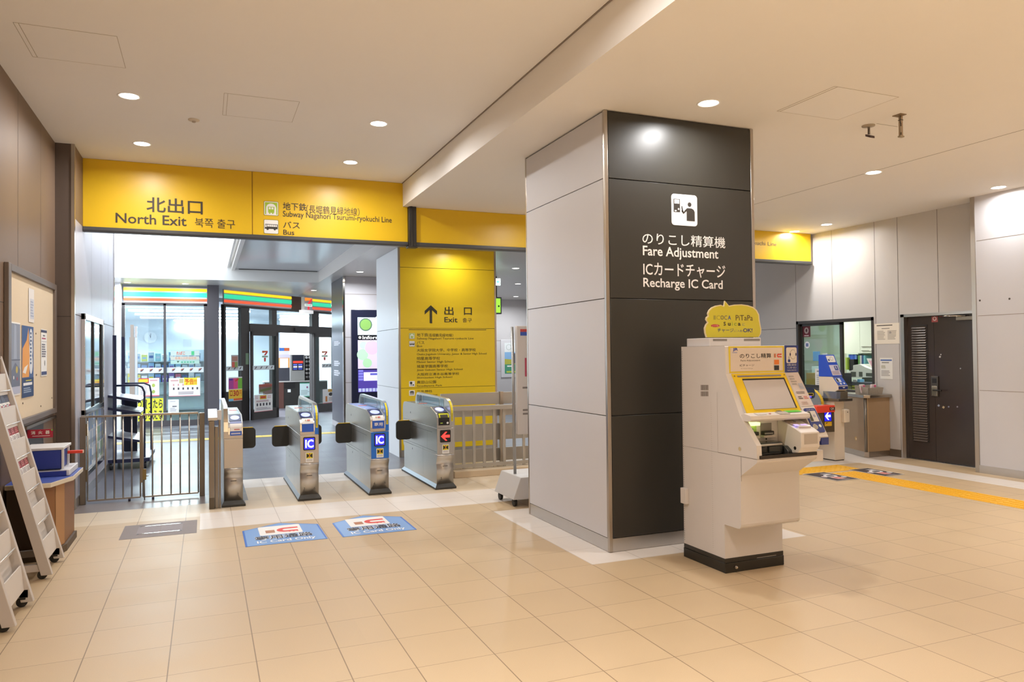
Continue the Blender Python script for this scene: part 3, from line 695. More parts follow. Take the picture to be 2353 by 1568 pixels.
for z0, z1 in ((.10, .28), (.394, .623), (.732, .88)):
    g = G(); g.box(2.96, 4.68, 9.72, 9.735, z0, z1); part('sheet', g, t, FNC)
# ------------------------------------------------------------------ fare adjustment machine in front of the pillar
MX0, MX1 = 3.452, 3.985
t = thing('fare_machine', 'cream fare adjustment machine with yellow screen surround standing before the dark pillar face', 'ticket machine', (3.72, 4.6, 0))
CRM = M('dcd7d4', .38, noise=.015); CRM2 = M('bdb5ae', .42); CRL = M('e2dcd8', .35)
g = G(); g.box(MX0-.002, MX1+.002, 4.372, 4.876, .0, .072, M('26241f', .35), .003); g.box(MX0, MX1, 4.376, 4.874, .073, .104, M('2e2b25', .35), .002)
pp = plY(4.372); a = pp.px(1739, 1284); g.quad(pp, a[0], .079, a[0]+.18, .083, M('a8a49c', .4), .0005)
pb = part('plinth', g, t)
g = G(); a = at(1689, 1303, Y=4.372); g.cyl((a.x, 4.372, a.z), (a.x, 4.35, a.z), .011, m=CHROME, n=16); g.cyl((a.x, 4.35, a.z), (a.x, 4.346, a.z), .011, .006, CHROME, 16); part('bolt', g, pb)
bul = [(4.235, .352), (4.215, .355), (4.202, .368), (4.198, .385)]
g = G(); g.profx([(4.87, .105), (4.378, .105), (4.378, .352)]+bul+[(4.196, .725), (4.03, .836), (4.024, .845), (4.024, .862), (4.87, .862)], MX0, MX1-.005, CRM, .0)
lb = part('lower_body', g, t)
g = G(); g.profx([(4.87, .864), (4.024, .864), (4.028, .955), (4.175, 1.13), (4.192, 1.15), (4.336, 1.435), (4.342, 1.63), (4.35, 1.637), (4.87, 1.637)], MX0, MX0+.042, CRM)
part('side_cheek', g, t)
g = G(); g.profx([(4.87, .864), (4.20, .864), (4.20, 1.122), (4.13, 1.122), (4.13, 1.14), (4.17, 1.152), (4.336, 1.437), (4.342, 1.63), (4.35, 1.637), (4.87, 1.637)], MX0+.042, MX1, CRM)
part('upper_body', g, t)
g = G(); g.box(3.50, 3.985, 4.58, 4.865, 1.637, 1.70, CRM, .004); p = plY(4.58); p_ = plXr(3.50)
g.rect(p, 3.82, 1.675, 3.975, 1.694, .001, M('a49c94', .5), .0005)
for i in range(24): g.quad(p, 3.825+.0062*i, 1.677, 3.8275+.0062*i, 1.692, M('7c746c', .6), .002)
g.quad(p, 3.53, 1.676, 3.66, 1.692, M('8a827a', .5), .002)
part('top_housing', g, t)
# left side details: perforated seam, louvre, round plug, seams
ps = plXr(MX0); g = G(); sm = M('6e645c', .7)
def V(x, y): return ps.px(x, y)
a = V(1634, 926); b = V(1636, 1262)
n = 70
for i in range(n):
    z = a[1]+(b[1]-a[1])*i/n; g.quad(ps, a[0]-.0012, z-.0026, a[0]+.0012, z+.0012, sm, .001)
for i in range(86):
    z = .13+1.48*i/86; g.quad(ps, -4.862, z, -4.858, z+.010, sm, .001)
for (r0, r1) in ((885, 897), (900, 911)):
    for i in range(8):
        A = V(1611+2.2*i, r1); B = V(1612.2+2.2*i, r0); g.quad(ps, A[0], A[1], B[0], B[1], sm, .001)
A = V(1700, 1032); g.disc(ps, A[0], A[1], .014, M('cbbd98', .4), .002)
for (x0, y0, x1, y1) in ((1650, 1045, 1740, 1058),):
    A = V(x0, y0); B = V(x1, y1); g.quad(ps, A[0], .8615, B[0], .8645, sm, .001)
A = V(1650, 1045); g.quad(ps, A[0]-.001, .8615, A[0]+.001, 1.3, M('b0a69e', .5), .001)
A = V(1703, 1055); g.quad(ps, A[0]-.0015, .69, A[0]+.0015, .862, sm, .001)
part('side_seam', g, t)
g = G(); g.box(MX0-.03, MX0, 4.80, 4.87, .42, .54, CRL, .004); part('cable_box', g, t)
# header
ph = plY(4.342); g = G(); A = ph.px(1673, 850); B = ph.px(1799, 797)
x0, x1 = MX0+.03, MX1; z0, z1 = 1.44, 1.634
g.rect(ph, x0, z0, x1, z1, .006, M('e6cf3c', .4), 0); g.rect(ph, x0+.012, z0+.012, x1-.014, z1-.012, .003, M('e0d3c8', .4), .005)
part('header_frame', g, t)
g = G(); l = .0095
def H(s, x0, x1, yb, yt, m, bold=0):
    a = ph.px(x0, yb); b = ph.px(x1, yt); g.text(ph, s, a[0], a[1], b[0], b[1], m, l, bold)
H('JR', 1682, 1694, 808, 800, M('2848b0', .4), .03); H('のりこし精算', 1698, 1770, 824, 812, M('2a2622', .5), .006); H('Fare Adjustment', 1700, 1745, 832, 826.5, M('6a6058', .5))
H('ICチャージ', 1698, 1731, 843, 837, M('38302c', .5)); H('IC Card Charge', 1701, 1728, 849, 846, M('8a8078', .5))
a = ph.px(1681, 811.5); b = ph.px(1692, 810.2); g.quad(ph, a[0], a[1], b[0], b[1], M('6a80c0', .5), l)
part('lettering', g, t)
g = G(); a = ph.px(1777, 822); b = ph.px(1790, 813); g.quad(ph, a[0], a[1], a[0]+.014, b[1], M('c8703c', .5), l)
cx, cy, r = a[0]+.04, (a[1]+b[1])/2, (b[1]-a[1])/2
g.poly(ph, [(cx+r*math.cos(math.radians(u)), cy+r*math.sin(math.radians(u))) for u in range(60, 301, 20)]+[(cx+.03, cy-r), (cx+.03, cy-r*.35)]+[(cx+r*.35*math.cos(math.radians(u)), cy+r*.35*math.sin(math.radians(u))) for u in range(270, 89, -30)]+[(cx+.03, cy+r*.35), (cx+.03, cy+r)], M('e04438', .5), l)
for y0, y1, c in ((838, 827, 'e88030'), (851, 840, '2c2a28')):
    a = ph.px(1777, y0); b = ph.px(1788, y1); g.quad(ph, a[0], a[1], b[0], b[1], M(c, .5), l)
part('colour_marks', g, t)
# slanted screen face
sp = Pl((0, 4.17, 1.152), (1, 0, 0), (0, .166, .285)); Lm = .332
def Q(x, y): return sp.px(x, y)
g = G(); g.rect(sp, MX0+.044, .004, MX1-.002, .325, .006, M('f0cc22', .32), .0); A = Q(1686, 853.5); B = Q(1794, 851.5)
g.rect(sp, MX0+.085, .296, MX1-.05, .308, .003, M('9a97a0', .3, .6), .006)
for x in (MX0+.06, MX1-.018): g.disc(sp, x, .305, .005, M('6a5a20', .5), .0085)
part('screen_surround', g, t, label='bright yellow surround of the screen')
sa = .052
g = G(); g.rect(sp, MX0+.118, .034, MX1-.028, .282, .001, M('26221f', .5), .0065); g.rect(sp, MX0+.118, .034, MX1-.042, .268, .0012, M('c4bebe', .10, coat=.6), .0078)
part('screen', g, t, label='pale blank touch screen')
# ledge below the screen
g = G(); g.profx([(4.10, 1.112), (4.085, 1.125), (4.09, 1.15), (4.16, 1.165), (4.19, 1.150), (4.19, 1.112)], MX0+.006, MX1, CRL, .0)
pz = Pl((0, 4.09, 1.151), (1, 0, 0), (0, .07, .015))
g.rect(pz, MX0+.08, .015, MX0+.16, .055, .003, CRM, .0); g.disc(pz, MX0+.20, .03, .009, M('c04a60', .4), .003); g.rect(pz, MX0+.27, .005, MX0+.36, .06, .004, CRM2, .0); g.quad(pz, MX0+.30, .06, MX0+.34, .085, M('6a6250', .5), .004)
g.rect(pz, MX0+.36, .035, MX1-.04, .075, .002, M('5ed048', .4), .002)
part('ledge', g, t)
# coin bay
pc = plY(4.2); g = G(); g.box(MX0+.05, 3.79, 4.13, 4.2, 1.105, 1.122, CRM2)
for (x0, x1, lit) in ((3.515, 3.60, 1), (3.635, 3.735, 0)):
    g.rect(pc, x0, .99, x1, 1.085, .001, M('8c867e', .5) if not lit else M('a8c070', .5), .001)
    g.box(x0+.005, x1-.005, 4.165, 4.2, 1.005, 1.03, BLK, .004); g.box(x0, x1, 4.16, 4.2, .985, 1.002, CRM2, .002)
    g.disc(pc, (x0+x1)/2, .972, .007, BLK, .003)
    if lit: g.box(x0, x1-.005, 4.15, 4.2, 1.075, 1.098, M('e6ff8a', .4, emit=2.2), .005); g.box(x0-.006, x0+.008, 4.14, 4.2, 1.0, 1.06, BLK, .004)
    else: g.box(x0+.008, x1-.02, 4.16, 4.165, 1.01, 1.02, M('8a8a86', .3))
part('coin_slot', g, t)
g = G(); sm = M('3c3e3e', .18); g.box(3.51, 3.75, 4.10, 4.2, .875, .96, sm, .012); g.box(3.53, 3.59, 4.085, 4.11, .90, .93, BLK, .006); g.box(3.61, 3.72, 4.085, 4.11, .89, .935, M('1c2220', .3), .006)
g.cyl((3.515, 4.092, .945), (3.73, 4.092, .945), .007, m=M('c0bab4', .3), n=12); g.profx([(4.06, .866), (4.06, .90), (4.1, .93), (4.19, .93), (4.19, .866)], 3.755, 3.80, sm, .006); g.box(3.5, 3.53, 4.07, 4.18, .866, .93, CRM2, .008)
part('change_tray', g, t, label='smoky clear change tray')
g = G(); g.box(MX0+.02, MX1-.01, 4.016, 4.026, .862, .886, M('2c231e', .5), .002); part('tray_edge', g, t, label='black strip along the tray edge')
# charge unit at the right
g = G(); g.prism([(3.79, 4.2, .866), (3.79, 4.0, .89), (3.79, 3.97, .93), (3.79, 3.97, 1.03), (3.79, 4.02, 1.055), (3.79, 4.2, 1.115)], (.165, 0, 0), CRL, .006)
pu = Pl((3.79, 4.02, 1.055), (1, 0, 0), (0, .18, .06)); g.rect(pu, .015, .05, .1, .15, .002, M('b4a294', .5), .002); g.disc(pu, .075, .1, .02, M('c8c2bc', .4), .006); g.disc(pu, .075, .1, .012, M('6a6a70', .4), .007)
g.rect(pu, .03, .005, .14, .045, .012, M('d6d0d4', .35), 0); g.quad(pu, .01, .02, .045, .045, M('9a8cff', .4, emit=1.6), .0135); g.quad(pu, .07, .025, .12, .04, M('b8a0ff', .4, emit=.9), .0135)
pk = plY(3.97); g.rect(pk, 3.815, .95, 3.935, 1.02, .001, M('bab2aa', .5), .0005)
pq = plXr(3.79); g.disc(pq, -4.03, .92, .012, BLK, .002)
part('card_charge_unit', g, t)
# intercom tower
TX0, TX1 = 3.988, 4.115
g = G(); g.profx([(4.6, .88), (4.20, .88), (4.06, .95), (4.05, .985), (4.332, 1.437), (4.332, 1.637), (4.6, 1.637)], TX0, TX1, CRL, .003); tw = part('intercom_tower', g, t)
pi = plY(4.332); si = Pl((0, 4.05, .985), (1, 0, 0), (0, .282, .452)); NB = M('2a3a84', .35)
g = G(); g.rect(pi, TX0, 1.437, TX1, 1.637, .004, NB, 0)
g.slab(pi, rrect(TX0+.012, 1.505, TX1-.016, 1.622, .012), .001, M('e2dcd6', .4), .004)
c = (TX0+.075, 1.57); g.disc(pi, c[0], c[1], .028, M('4a4450', .5), .0055, rb=.036); g.disc(pi, c[0], c[1], .026, M('e2dcd6', .5), .0062, rb=.034)
for dx in (-.027, .027): g.disc(pi, c[0]+dx, c[1], .006, M('2a2a50', .4), .007, rb=.012)
g.quad(pi, TX0+.026, 1.512, TX0+.048, 1.532, NB, .0062); g.quad(pi, TX0+.034, 1.532, TX0+.038, 1.555, NB, .0062)
g.text(pi, 'お問い合わせ', TX0+.02, 1.484, TX1-.022, 1.5, WHT, .005); g.text(pi, 'インターホン', TX0+.02, 1.463, TX1-.022, 1.479, WHT, .005); g.text(pi, 'Inquiry Intercom', TX0+.02, 1.446, TX1-.022, 1.457, WHT, .005)
part('intercom_sign', g, tw, label='dark blue intercom sign with a headset face')
sheet('notice', si, TX0+.004, .245, TX1-.006, .525, [('l', .08, .62, .6, .93, 'b0a8a4', 4), ('q', .55, .5, .92, .68, 'b8bccc'), ('l', .1, .36, .9, .44, '8a8284', 2), ('l', .08, .2, .48, .3, '6a6264', 2), ('l', .52, .2, .92, .3, 'd08080', 2), ('l', .15, .04, .8, .14, 'c0a8a4', 2)], None, None, tw, base='d8ccc8')
g = G(); g.slab(si, rrect(TX0+.01, .03, TX1-.012, .225, .014), .006, NB, .001); g.text(si, 'インターホン', TX0+.03, .206, TX1-.03, .217, WHT, .009)
g.rect(si, TX0+.024, .115, TX1-.026, .2, .002, M('d6d2ce', .4), .007); g.rect(si, TX0+.027, .12, TX0+.052, .196, .001, M('4a4e44', .2), .009); g.disc(si, TX0+.075, .16, .012, M('a8a4b4', .5), .0095)
g.disc(si, TX0+.042, .075, .022, M('c8c2b0', .5), .008)
for i in range(4): g.quad(si, TX0+.026, .06+.009*i, TX0+.058, .063+.009*i, M('5a5a6a', .5), .009)
g.disc(si, TX0+.088, .08, .012, M('e8ecd8', .3), .008)
part('intercom_panel', g, tw)
g = G(); g.box(TX0+.06, TX1+.001, 4.048, 4.09, .925, .975, NB); g.box(TX0, TX1, 4.1, 4.35, .80, .88, CRL, .004); part('tower_foot', g, tw)
# ------------------------------------------------------------------ yellow speech-bubble board on the machine
t = thing('promotion_board', 'yellow speech-bubble board about IC card charging on top of the fare machine', 'sign', (3.8, 4.68, 1.70))
pb = plY(4.68)
out = [(1612+0, 0)]
O = [(1624, 776), (1621, 766), (1620, 755), (1623, 747), (1627, 742), (1623, 736), (1624, 731), (1628, 728), (1627, 722), (1630, 715), (1636, 709), (1645, 705), (1656, 703), (1663, 706), (1665, 694), (1674, 705), (1688, 702.5), (1702, 702), (1716, 704), (1728, 708), (1736, 715), (1741, 725), (1742, 737), (1744, 748), (1746, 758), (1745, 768), (1741, 775)]
pts = [pb.px(*q) for q in O]
cx = sum(a for a, b in pts)/len(pts); cz = sum(b for a, b in pts)/len(pts)
g = G(); g.slab(pb, [(cx+(a-cx)*1.035, 1.702+(b-1.702)*1.03) for a, b in pts][::-1], .012, M('e6d8b0', .5), -.006); part('board', g, t)
g = G(); g.slab(pb, [(a, max(b, 1.707)) for a, b in pts][::-1], .001, M('d6ca3c', .35), .0062); part('yellow_face', g, t)
g = G(); l = .009
def B(s, x0, x1, yb, yt, c, bold=0):
    a = pb.px(x0, yb); b = pb.px(x1, yt); g.text(pb, s, a[0], a[1], b[0], b[1], M(c, .5), l, bold)
B('I', 1638, 1643, 735, 725.5, 'a8a040'); B('C', 1645, 1653, 735, 725.5, 'a8a040'); B('OC', 1654, 1669, 735, 725.5, '5a5a60'); B('A', 1671, 1678, 735, 725.5, '3a5a9c', .02)
B('PiTaPa', 1689, 1728, 737, 725, '5c4a30'); B('S', 1661, 1666, 749, 740, '3a3420', .03); B('u', 1671, 1677, 749, 742.5, '3a3420', .03); B('i', 1680, 1681.5, 749, 740, '8ab040', .02); B('c', 1685, 1691, 749, 742.5, '98a83c', .02); B('a', 1694, 1700, 749, 742.5, '3a3420', .03); B('に', 1704, 1710, 749, 743, '4a6a8c')
B('チャージ', 1647, 1684, 764, 755, '34527c', .008); B('(ご入金)', 1685, 1705, 764, 758, '4a6080'); B('OK!', 1706, 1727, 764, 755, '34427c', .02)
a = pb.px(1632, 753); b = pb.px(1652, 745); g.disc(pb, (a[0]+b[0])/2, (a[1]+b[1])/2, (b[0]-a[0])/2, M('c03a34', .5), .008, rb=(b[1]-a[1])/2.4)
B('いつでも', 1635, 1649, 751.5, 746.5, 'e8c8c0')
part('lettering', g, t)
# ------------------------------------------------------------------ notice board and its sheets (left wall)
pw = plXl(-1.45); pwb = plXl(-1.436)
t = thing('notice_board', 'large beige pinboard in a dark frame on the brown left wall', 'notice board', (-1.45, 7.9, 1.05))
g = G(); g.box(-1.449, -1.438, 6.9, 8.86, 1.07, 2.33); part('board', g, t, M('e0cdb0', .75, noise=.02, nscale=30))
g = G()
for a in ((6.86, 6.95, 1.04, 2.36), (8.82, 8.905, 1.04, 2.36), (6.95, 8.82, 2.30, 2.36), (6.95, 8.82, 1.04, 1.09)): g.box(-1.449, -1.415, *a, bev=.004)
part('frame', g, t, M('6e625a', .45))
g = G()
for Y, z in ((7.98, 1.83), (8.2, 1.15), (8.0, 1.45), (7.45, 1.22), (8.75, 1.2)): g.cyl((-1.438, Y, z), (-1.432, Y, z), .008, m=M('8a7a68', .5), n=10)
part('pin', g, t)
sheet('notice_sheet', pwb, 7.67, 1.925, 7.89, 2.225, [('q', .25, .1, .95, .7, 'cfd2da'), ('l', .3, .15, .9, .65, 'a8b0c4', 6)], 'small pale notice pinned alone near the top of the pinboard', 'notice', base='e8e2dc')
sheet('poster', pwb, 6.98, 1.30, 7.34, 1.90, [('q', .02, .02, .98, .98, '8c94a6'), ('p', 0, 0, 0, 0, 'a2acbe', [(.35, .5), (.65, .5), (.6, .95), (.42, .98)]), ('p', 0, 0, 0, 0, '6c7488', [(.02, .3), (.5, .45), (.98, .35), (.98, .1), (.02, .1)]),
    ('o', .55, .3, .75, .4, 'c8b458'), ('o', .3, .22, .4, .27, 'e0dce0'), ('o', .62, .2, .72, .25, 'b04858'), ('q', .02, .02, .98, .12, 'b4b8cc'), ('q', .02, .48, .98, .49, '5c6478')], 'blue-grey photographic poster at the left of the pinboard', 'poster')
sheet('poster', pwb, 7.40, 1.265, 7.86, 1.885, [('q', 0, 0, 1, 1, '38588c'), ('p', 0, 0, 0, 0, 'e6a04c', [(.02, .28), (.6, .28), (.66, .5), (.55, .98), (.4, .8), (.05, .68)]), ('o', .62, .72, .92, .97, 'dfe2e8'), ('o', .62, .55, .92, .8, 'dfe2e8'), ('o', .62, .32, .92, .62, 'dfe2e8'), ('l', .68, .45, .84, .93, '5c6c8c', 9),
    ('p', 0, 0, 0, 0, 'eee8e0', [(.05, .35), (.3, .33), (.5, .46), (.2, .42)]), ('q', 0, 0, 1, .27, '27406c'), ('l', .1, .15, .9, .22, 'e8e8ea', 1), ('q', .3, .225, .8, .24, 'c8c048'), ('l', .12, .06, .85, .14, '98a8c0', 3)], 'orange and dark blue poster beside the blue-grey one on the pinboard', 'poster')
sheet('leaflet', pwb, 8.2, 1.43, 8.475, 1.88, [('q', 0, .93, 1, .985, '3a3c5c'), ('l', .3, .84, .75, .89, '6a6a74', 1), ('l', .12, .78, .9, .83, 'b8506c', 1), ('q', .05, .735, .95, .742, '8a8a94'), ('l', .1, .4, .9, .7, '7a7a86', 6), ('o', .55, .22, .7, .34, 'a8a8a4'), ('q', .05, .03, .95, .1, '3c4878')], 'narrow white leaflet with dark blue ends at the right of the pinboard', 'leaflet')
# ------------------------------------------------------------------ brochure racks
RK = M('c9c0b8', .45); RKB = M('d8d0c8', .5); CAST = M('24231f', .5)
def rx(z): return -1.03-.264*(z-.03)          # front line of the leaning rack
def rack(label, Y0, Y1, ztop):
    t = thing('brochure_rack', label, 'brochure rack', (-1.15, (Y0+Y1)/2, 0), 'leaning brochure racks on castors')
    for Ya in (Y0, Y1-.045):
        g = G(); g.prism([(rx(.03), Ya, .03), (rx(ztop), Ya, ztop), (rx(ztop)-.06, Ya, ztop), (rx(.03)-.07, Ya, .03)], (0, .045, 0), RK, .003); part('side_rail', g, t)
    g = G(); g.prism([(rx(.10)-.055, Y0+.045, .10), (rx(ztop)-.055, Y0+.045, ztop), (rx(ztop)-.06, Y0+.045, ztop), (rx(.10)-.062, Y0+.045, .10)], (0, Y1-Y0-.09, 0), RKB); part('back_panel', g, t)
    k = 0; z = .27
    while z < ztop-.05:
        g = G(); g.prism([(rx(z-.16)-.03, Y0+.045, z-.16), (rx(z)-.004, Y0+.045, z), (rx(z)-.012, Y0+.045, z), (rx(z-.16)-.05, Y0+.045, z-.16)], (0, Y1-Y0-.09, 0), RKB); part('pocket', g, t)
        g = G(); zz = z+.115; g.cyl((rx(zz)-.008, Y0+.04, zz), (rx(zz)-.008, Y1-.04, zz), .005, m=M('dcd8d2', .3, .5), n=8); part('wire', g, t)
        z += .2435; k += 1
    g = G(); g.box(-1.42, -1.06, Y0+.01, Y0+.045, .06, .11, RK); g.box(-1.42, -1.06, Y1-.045, Y1-.01, .06, .11, M('9a928a', .5)); g.box(-1.42, -1.38, Y0, Y1, .06, .11, RK)
    part('foot_frame', g, t)
    for x, Y in ((-1.09, Y0+.03), (-1.09, Y1-.03), (-1.38, Y0+.03), (-1.38, Y1-.03)):
        g = G(); g.cyl((x-.005, Y-.012, .033), (x-.005, Y+.012, .033), .032, m=CAST, n=18); g.box(x-.02, x+.02, Y-.016, Y+.016, .045, .066, CAST, .005); part('castor', g, t)
    return t
rack('grey leaning brochure rack nearer the pinboard, with red-striped leaflets in upper pockets', 6.282, 6.815, 1.63)
rack('nearest grey leaning brochure rack at the photo edge, its lower pockets empty', 5.158, 5.69, 1.63)
BRO = {'grey': ['6e7484', 'c8ccd4', 'f0eeec', '8a5a64'], 'red': ['f0ece8', 'e6e0dc', 'b04848', 'f0ece6']}
def brochure(k, y, z, kind, label):
    h, w = .245, .108; zb = z-.045; zt = zb+h
    p = Pl((rx(zb)-.042, y, zb), (0, 1, 0), (rx(zt)-rx(zb), 0, h))
    c = BRO[kind]
    if kind == 'red': it = [('q', 0, 0, 1, 1, c[0]), ('q', 0, .3, 1, .56, '9c3c44'), ('l', .1, .34, .9, .5, 'c08484', 3), ('l', .1, .1, .9, .27, '9a8a88', 4), ('o', .06, .66, .55, .94, '4c4650'), ('o', .16, .7, .45, .9, 'd8d0cc'), ('p', 0, 0, 0, 0, '4c4650', [(.5, .68), (.62, .95), (.78, .92), (.66, .64)]), ('l', .1, .58, .9, .64, '8a4048', 1), ('q', .96, 0, 1, 1, '6a3a40')]
    else: it = [('q', 0, .5, 1, 1, '565c6c'), ('q', .1, .62, .9, .72, c[1]), ('l', .1, .78, .9, .94, '9aa0b0', 3), ('q', 0, .28, 1, .5, '5c6478'), ('q', .55, .08, .92, .2, 'b86070'), ('l', .06, .06, .5, .24, '8a8a94', 3)]
    sheet('brochure', p, 0, 0, w, h, it, label, 'brochure', group='brochures in the leaning rack', t=.006, l=.001)
for z, nm, kind in ((1.491, 'topmost', 'grey'), (1.2475, 'second', 'grey'), (1.004, 'third', 'red'), (.7605, 'fourth', 'red')):
    for i, y in enumerate((6.425, 6.54, 6.655)):
        brochure(0, y, z, kind, f'{"white and red" if kind=="red" else "grey and white"} brochure, {("nearest", "middle", "farthest")[i]} in the {nm} filled pocket of the brochure rack')
# ------------------------------------------------------------------ desk behind the rack and what stands on it
t = thing('counter_desk', 'low brown counter with a cream top behind the brochure rack', 'counter', (-1.25, 7.2, 0))
P5 = [(-1.43, 6.86), (-1.19, 6.86), (-1.125, 7.0), (-1.085, 7.15), (-1.085, 7.66), (-1.43, 7.66)]
g = G(); g.prism([(x, y, .06) for x, y in P5], (0, 0, .515), M('8a5c30', .5, noise=.05)); part('cabinet', g, t)
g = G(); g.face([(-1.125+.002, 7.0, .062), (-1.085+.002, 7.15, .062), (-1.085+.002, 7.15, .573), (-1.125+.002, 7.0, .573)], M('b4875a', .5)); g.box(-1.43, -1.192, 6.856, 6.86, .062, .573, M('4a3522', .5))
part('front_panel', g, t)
g = G(); g.prism([(x+.02, y, .0) for x, y in P5], (0, 0, .058), M('5a4a38', .6)); part('plinth', g, t)
PT = [(-1.44, 6.84), (-1.13, 6.84), (-1.045, 7.1), (-1.02, 7.16), (-1.02, 7.70), (-1.44, 7.70)]
g = G(); g.prism([(x, y, .577) for x, y in PT], (0, 0, .036), M('dccfb8', .4), .003); part('countertop', g, t)
g = G(); g.prism([(x*.995-.008, 7.16+(y-7.16)*.97, .6135) for x, y in PT], (0, 0, .002), M('3c4f9c', .5)); part('blue_mat', g, t, label='blue mat on the cream top')
NV = M('2c3f98', .45); g = G(); g.box(-1.40, -1.12, 7.24, 7.60, .671, .83, NV, .004); 
g.box(-1.405, -1.10, 7.23, 7.61, .83, .852, M('dcdad8', .4), .004); g.box(-1.118, -1.10, 7.23, 7.25, .671, .83, M('dcdad8', .4), .003); g.box(-1.118, -1.10, 7.5, 7.52, .671, .83, M('dcdad8', .4), .003)
solo('blue_bin', g, 'dark blue box with white rim standing at the back of the low counter', 'box', (-1.26, 7.42, .668))
g = G(); g.box(-1.40, -1.055, 7.18, 7.62, .6165, .66, NV, .004); g.box(-1.40, -1.055, 7.18, 7.62, .66, .667, M('d6d6d8', .4)); g.box(-1.36, -1.12, 7.185, 7.24, .6675, .669, M('3a3838', .5)); g.box(-1.075, -1.05, 7.175, 7.625, .6165, .668, M('d8d8da', .4), .006)
solo('tray', g, 'flat blue and white tray lying under the dark blue box on the counter', 'tray', (-1.25, 7.4, .6165))
g = G(); g.box(-1.10, -.985, 7.40, 7.44, .775, .80, M('dc3a24', .45), .004); g.box(-.985, -.98, 7.40, 7.44, .775, .80, M('f0c8b8', .5))
solo('baton', g, 'bright red bar sticking out from the dark blue box', 'baton', (-1.05, 7.42, .785))
# recessed extinguisher box and its red plate
g = G()
for a in ((7.55, 8.93, .985, 1.01), (8.90, 8.93, .55, 1.01)): g.box(-1.4475, -1.425, *a)
solo('extinguisher_cabinet', g, 'steel edge of a wall recess under the pinboard', 'wall cabinet', (-1.44, 8.3, .6), SSD)
g = G(); g.box(-1.4499, -1.448, 7.56, 8.4, .55, .985); solo('recess_shade', g, 'flat black panel standing in for shade inside the recess under the pinboard', 'panel', (-1.449, 8, .55), BLK)  # flat black sheet drawn in place of the shade inside the recess
pe = plY(7.69); t = thing('extinguisher_sign', 'red fire extinguisher plate with white characters by the low counter', 'sign', (-1.3, 7.69, .78))
g = G(); A = pe.px(62, 1008); B = pe.px(122, 986); EZ0, EZ1 = A[1], B[1]; g.rect(pe, -1.449, EZ0, B[0], EZ1, .004, M('a81e34', .4), 0); part('plate', g, t)
g = G(); B0 = pe.px(118, 998)[0]; w = (B0+1.43)/3
for i, c in enumerate('消火器'): g.text(pe, c, -1.43+w*i+.01, EZ0+.032, -1.43+w*(i+1)-.012, EZ1-.012, M('e8dcd0', .5), .006, .02)
g.quad(pe, -1.41, EZ0+.014, B0-.01, EZ0+.02, M('d8b8b0', .5), .006); g.quad(pe, B[0]-.014, EZ1-.014, B[0]-.002, EZ1-.002, M('58c048', .5), .006)
part('lettering', g, t)
# ------------------------------------------------------------------ convenience store beyond the gates
YW = 19.0
ps = plY(YW); FRM = M('4c4a4e', .4); COLM = M('55535a', .45); GL = glass()
SY, SG, SO = M('ffd21c', .4, emit=.95), M('35d3a2', .4, emit=.85), M('ff5a34', .4, emit=.85)
def stripes(g, pl, a0, a1, zb=2.890, zt=3.205):
    g.rect(pl, a0, zb-.025, a1, zt+.02, .04, M('d8d8dc', .4), -.04); h = zt-zb
    for f0, f1, m in ((.78, .98, SY), (.36, .68, SG), (.06, .24, SO)): g.rect(pl, a0, zb+h*f0, a1, zb+h*f1, .012, m, .0)
t = thing('store_fascia', 'three-striped shop sign over the left shop window', 'shop sign', (-.83, YW, 2.88))
g = G(); stripes(g, ps, -1.71, .05); part('stripe_panel', g, t)
t = thing('shop_window', 'left shop window with two tall panes hung with posters, facing the swing gate', 'shop window', (-.85, YW, 0))
g = G()
for x0, x1 in ((-1.74, -1.68), (-.885, -.83), (-.02, .06)): g.box(x0, x1, YW-.03, YW+.06, .10, 2.84)
g.box(-1.74, .06, YW-.03, YW+.06, 2.80, 2.86); g.box(-1.74, .06, YW-.04, YW+.06, .0, .13); part('frame', g, t, FRM)
for x0, x1 in ((-1.68, -.885), (-.83, -.02)):
    g = G(); g.box(x0, x1, YW+.01, YW+.02, .13, 2.80); part('pane', g, t, GL)
g = G(); g.box(.055, .31, YW-.25, YW+.5, 0, ZF-.002); solo('column', g, 'dark grey column between the left shop window and the shop entrance', 'column', (.2, YW, 0), COLM)
g = G(); g.box(-1.87, -1.745, YW-.3, YW+.3, 0, ZF-.002); solo('column', g, 'white narrow column at the left end of the shop window', 'column', (-1.8, YW, 0), M('dcdde2', .5))
# things stuck on the left window
def rpx(pl, x0, y0, x1, y1): a = pl.px(x0, y1); b = pl.px(x1, y0); return a[0], a[1], b[0], b[1]
g = G(); m = M('dfe9ea', .5)
for x0, x1 in ((-1.67, -.89), (-.82, -.03)):
    g.rect(ps, x0, 1.235, x1, 1.36, .0015, m, -.008)
    for i in range(4): c = x0+.1+.19*i; g.poly(ps, [(c, 1.26), (c+.05, 1.28), (c+.09, 1.335), (c+.04, 1.32)], M('5a4c58', .5), -.005); g.poly(ps, [(c+.0, 1.29), (c+.05, 1.305), (c+.07, 1.335), (c+.02, 1.322)], M('b86a50', .5), -.0045)
solo('window_band', g, 'pale sticker band with slanted stripe marks across the left shop window', 'sticker', (-.85, YW, 1.23))
pq = plY(YW-.0)
sheet('poster', ps, *rpx(ps, 318, 869, 366, 912), [('q', .0, .72, .5, 1, 'd83c50'), ('q', .02, .78, .46, .95, 'e8d838'), ('l', .55, .8, .95, .95, 'd8a8b0', 1), ('o', .64, .5, .8, .7, 'b4c860'), ('o', .64, .15, .8, .35, 'a8c060'), ('l', .1, .1, .5, .65, 'c8c4cc', 6), ('q', 0, 0, 1, .05, 'e05878')], 'white poster with a red and yellow corner on the left pane of the shop window', 'poster')
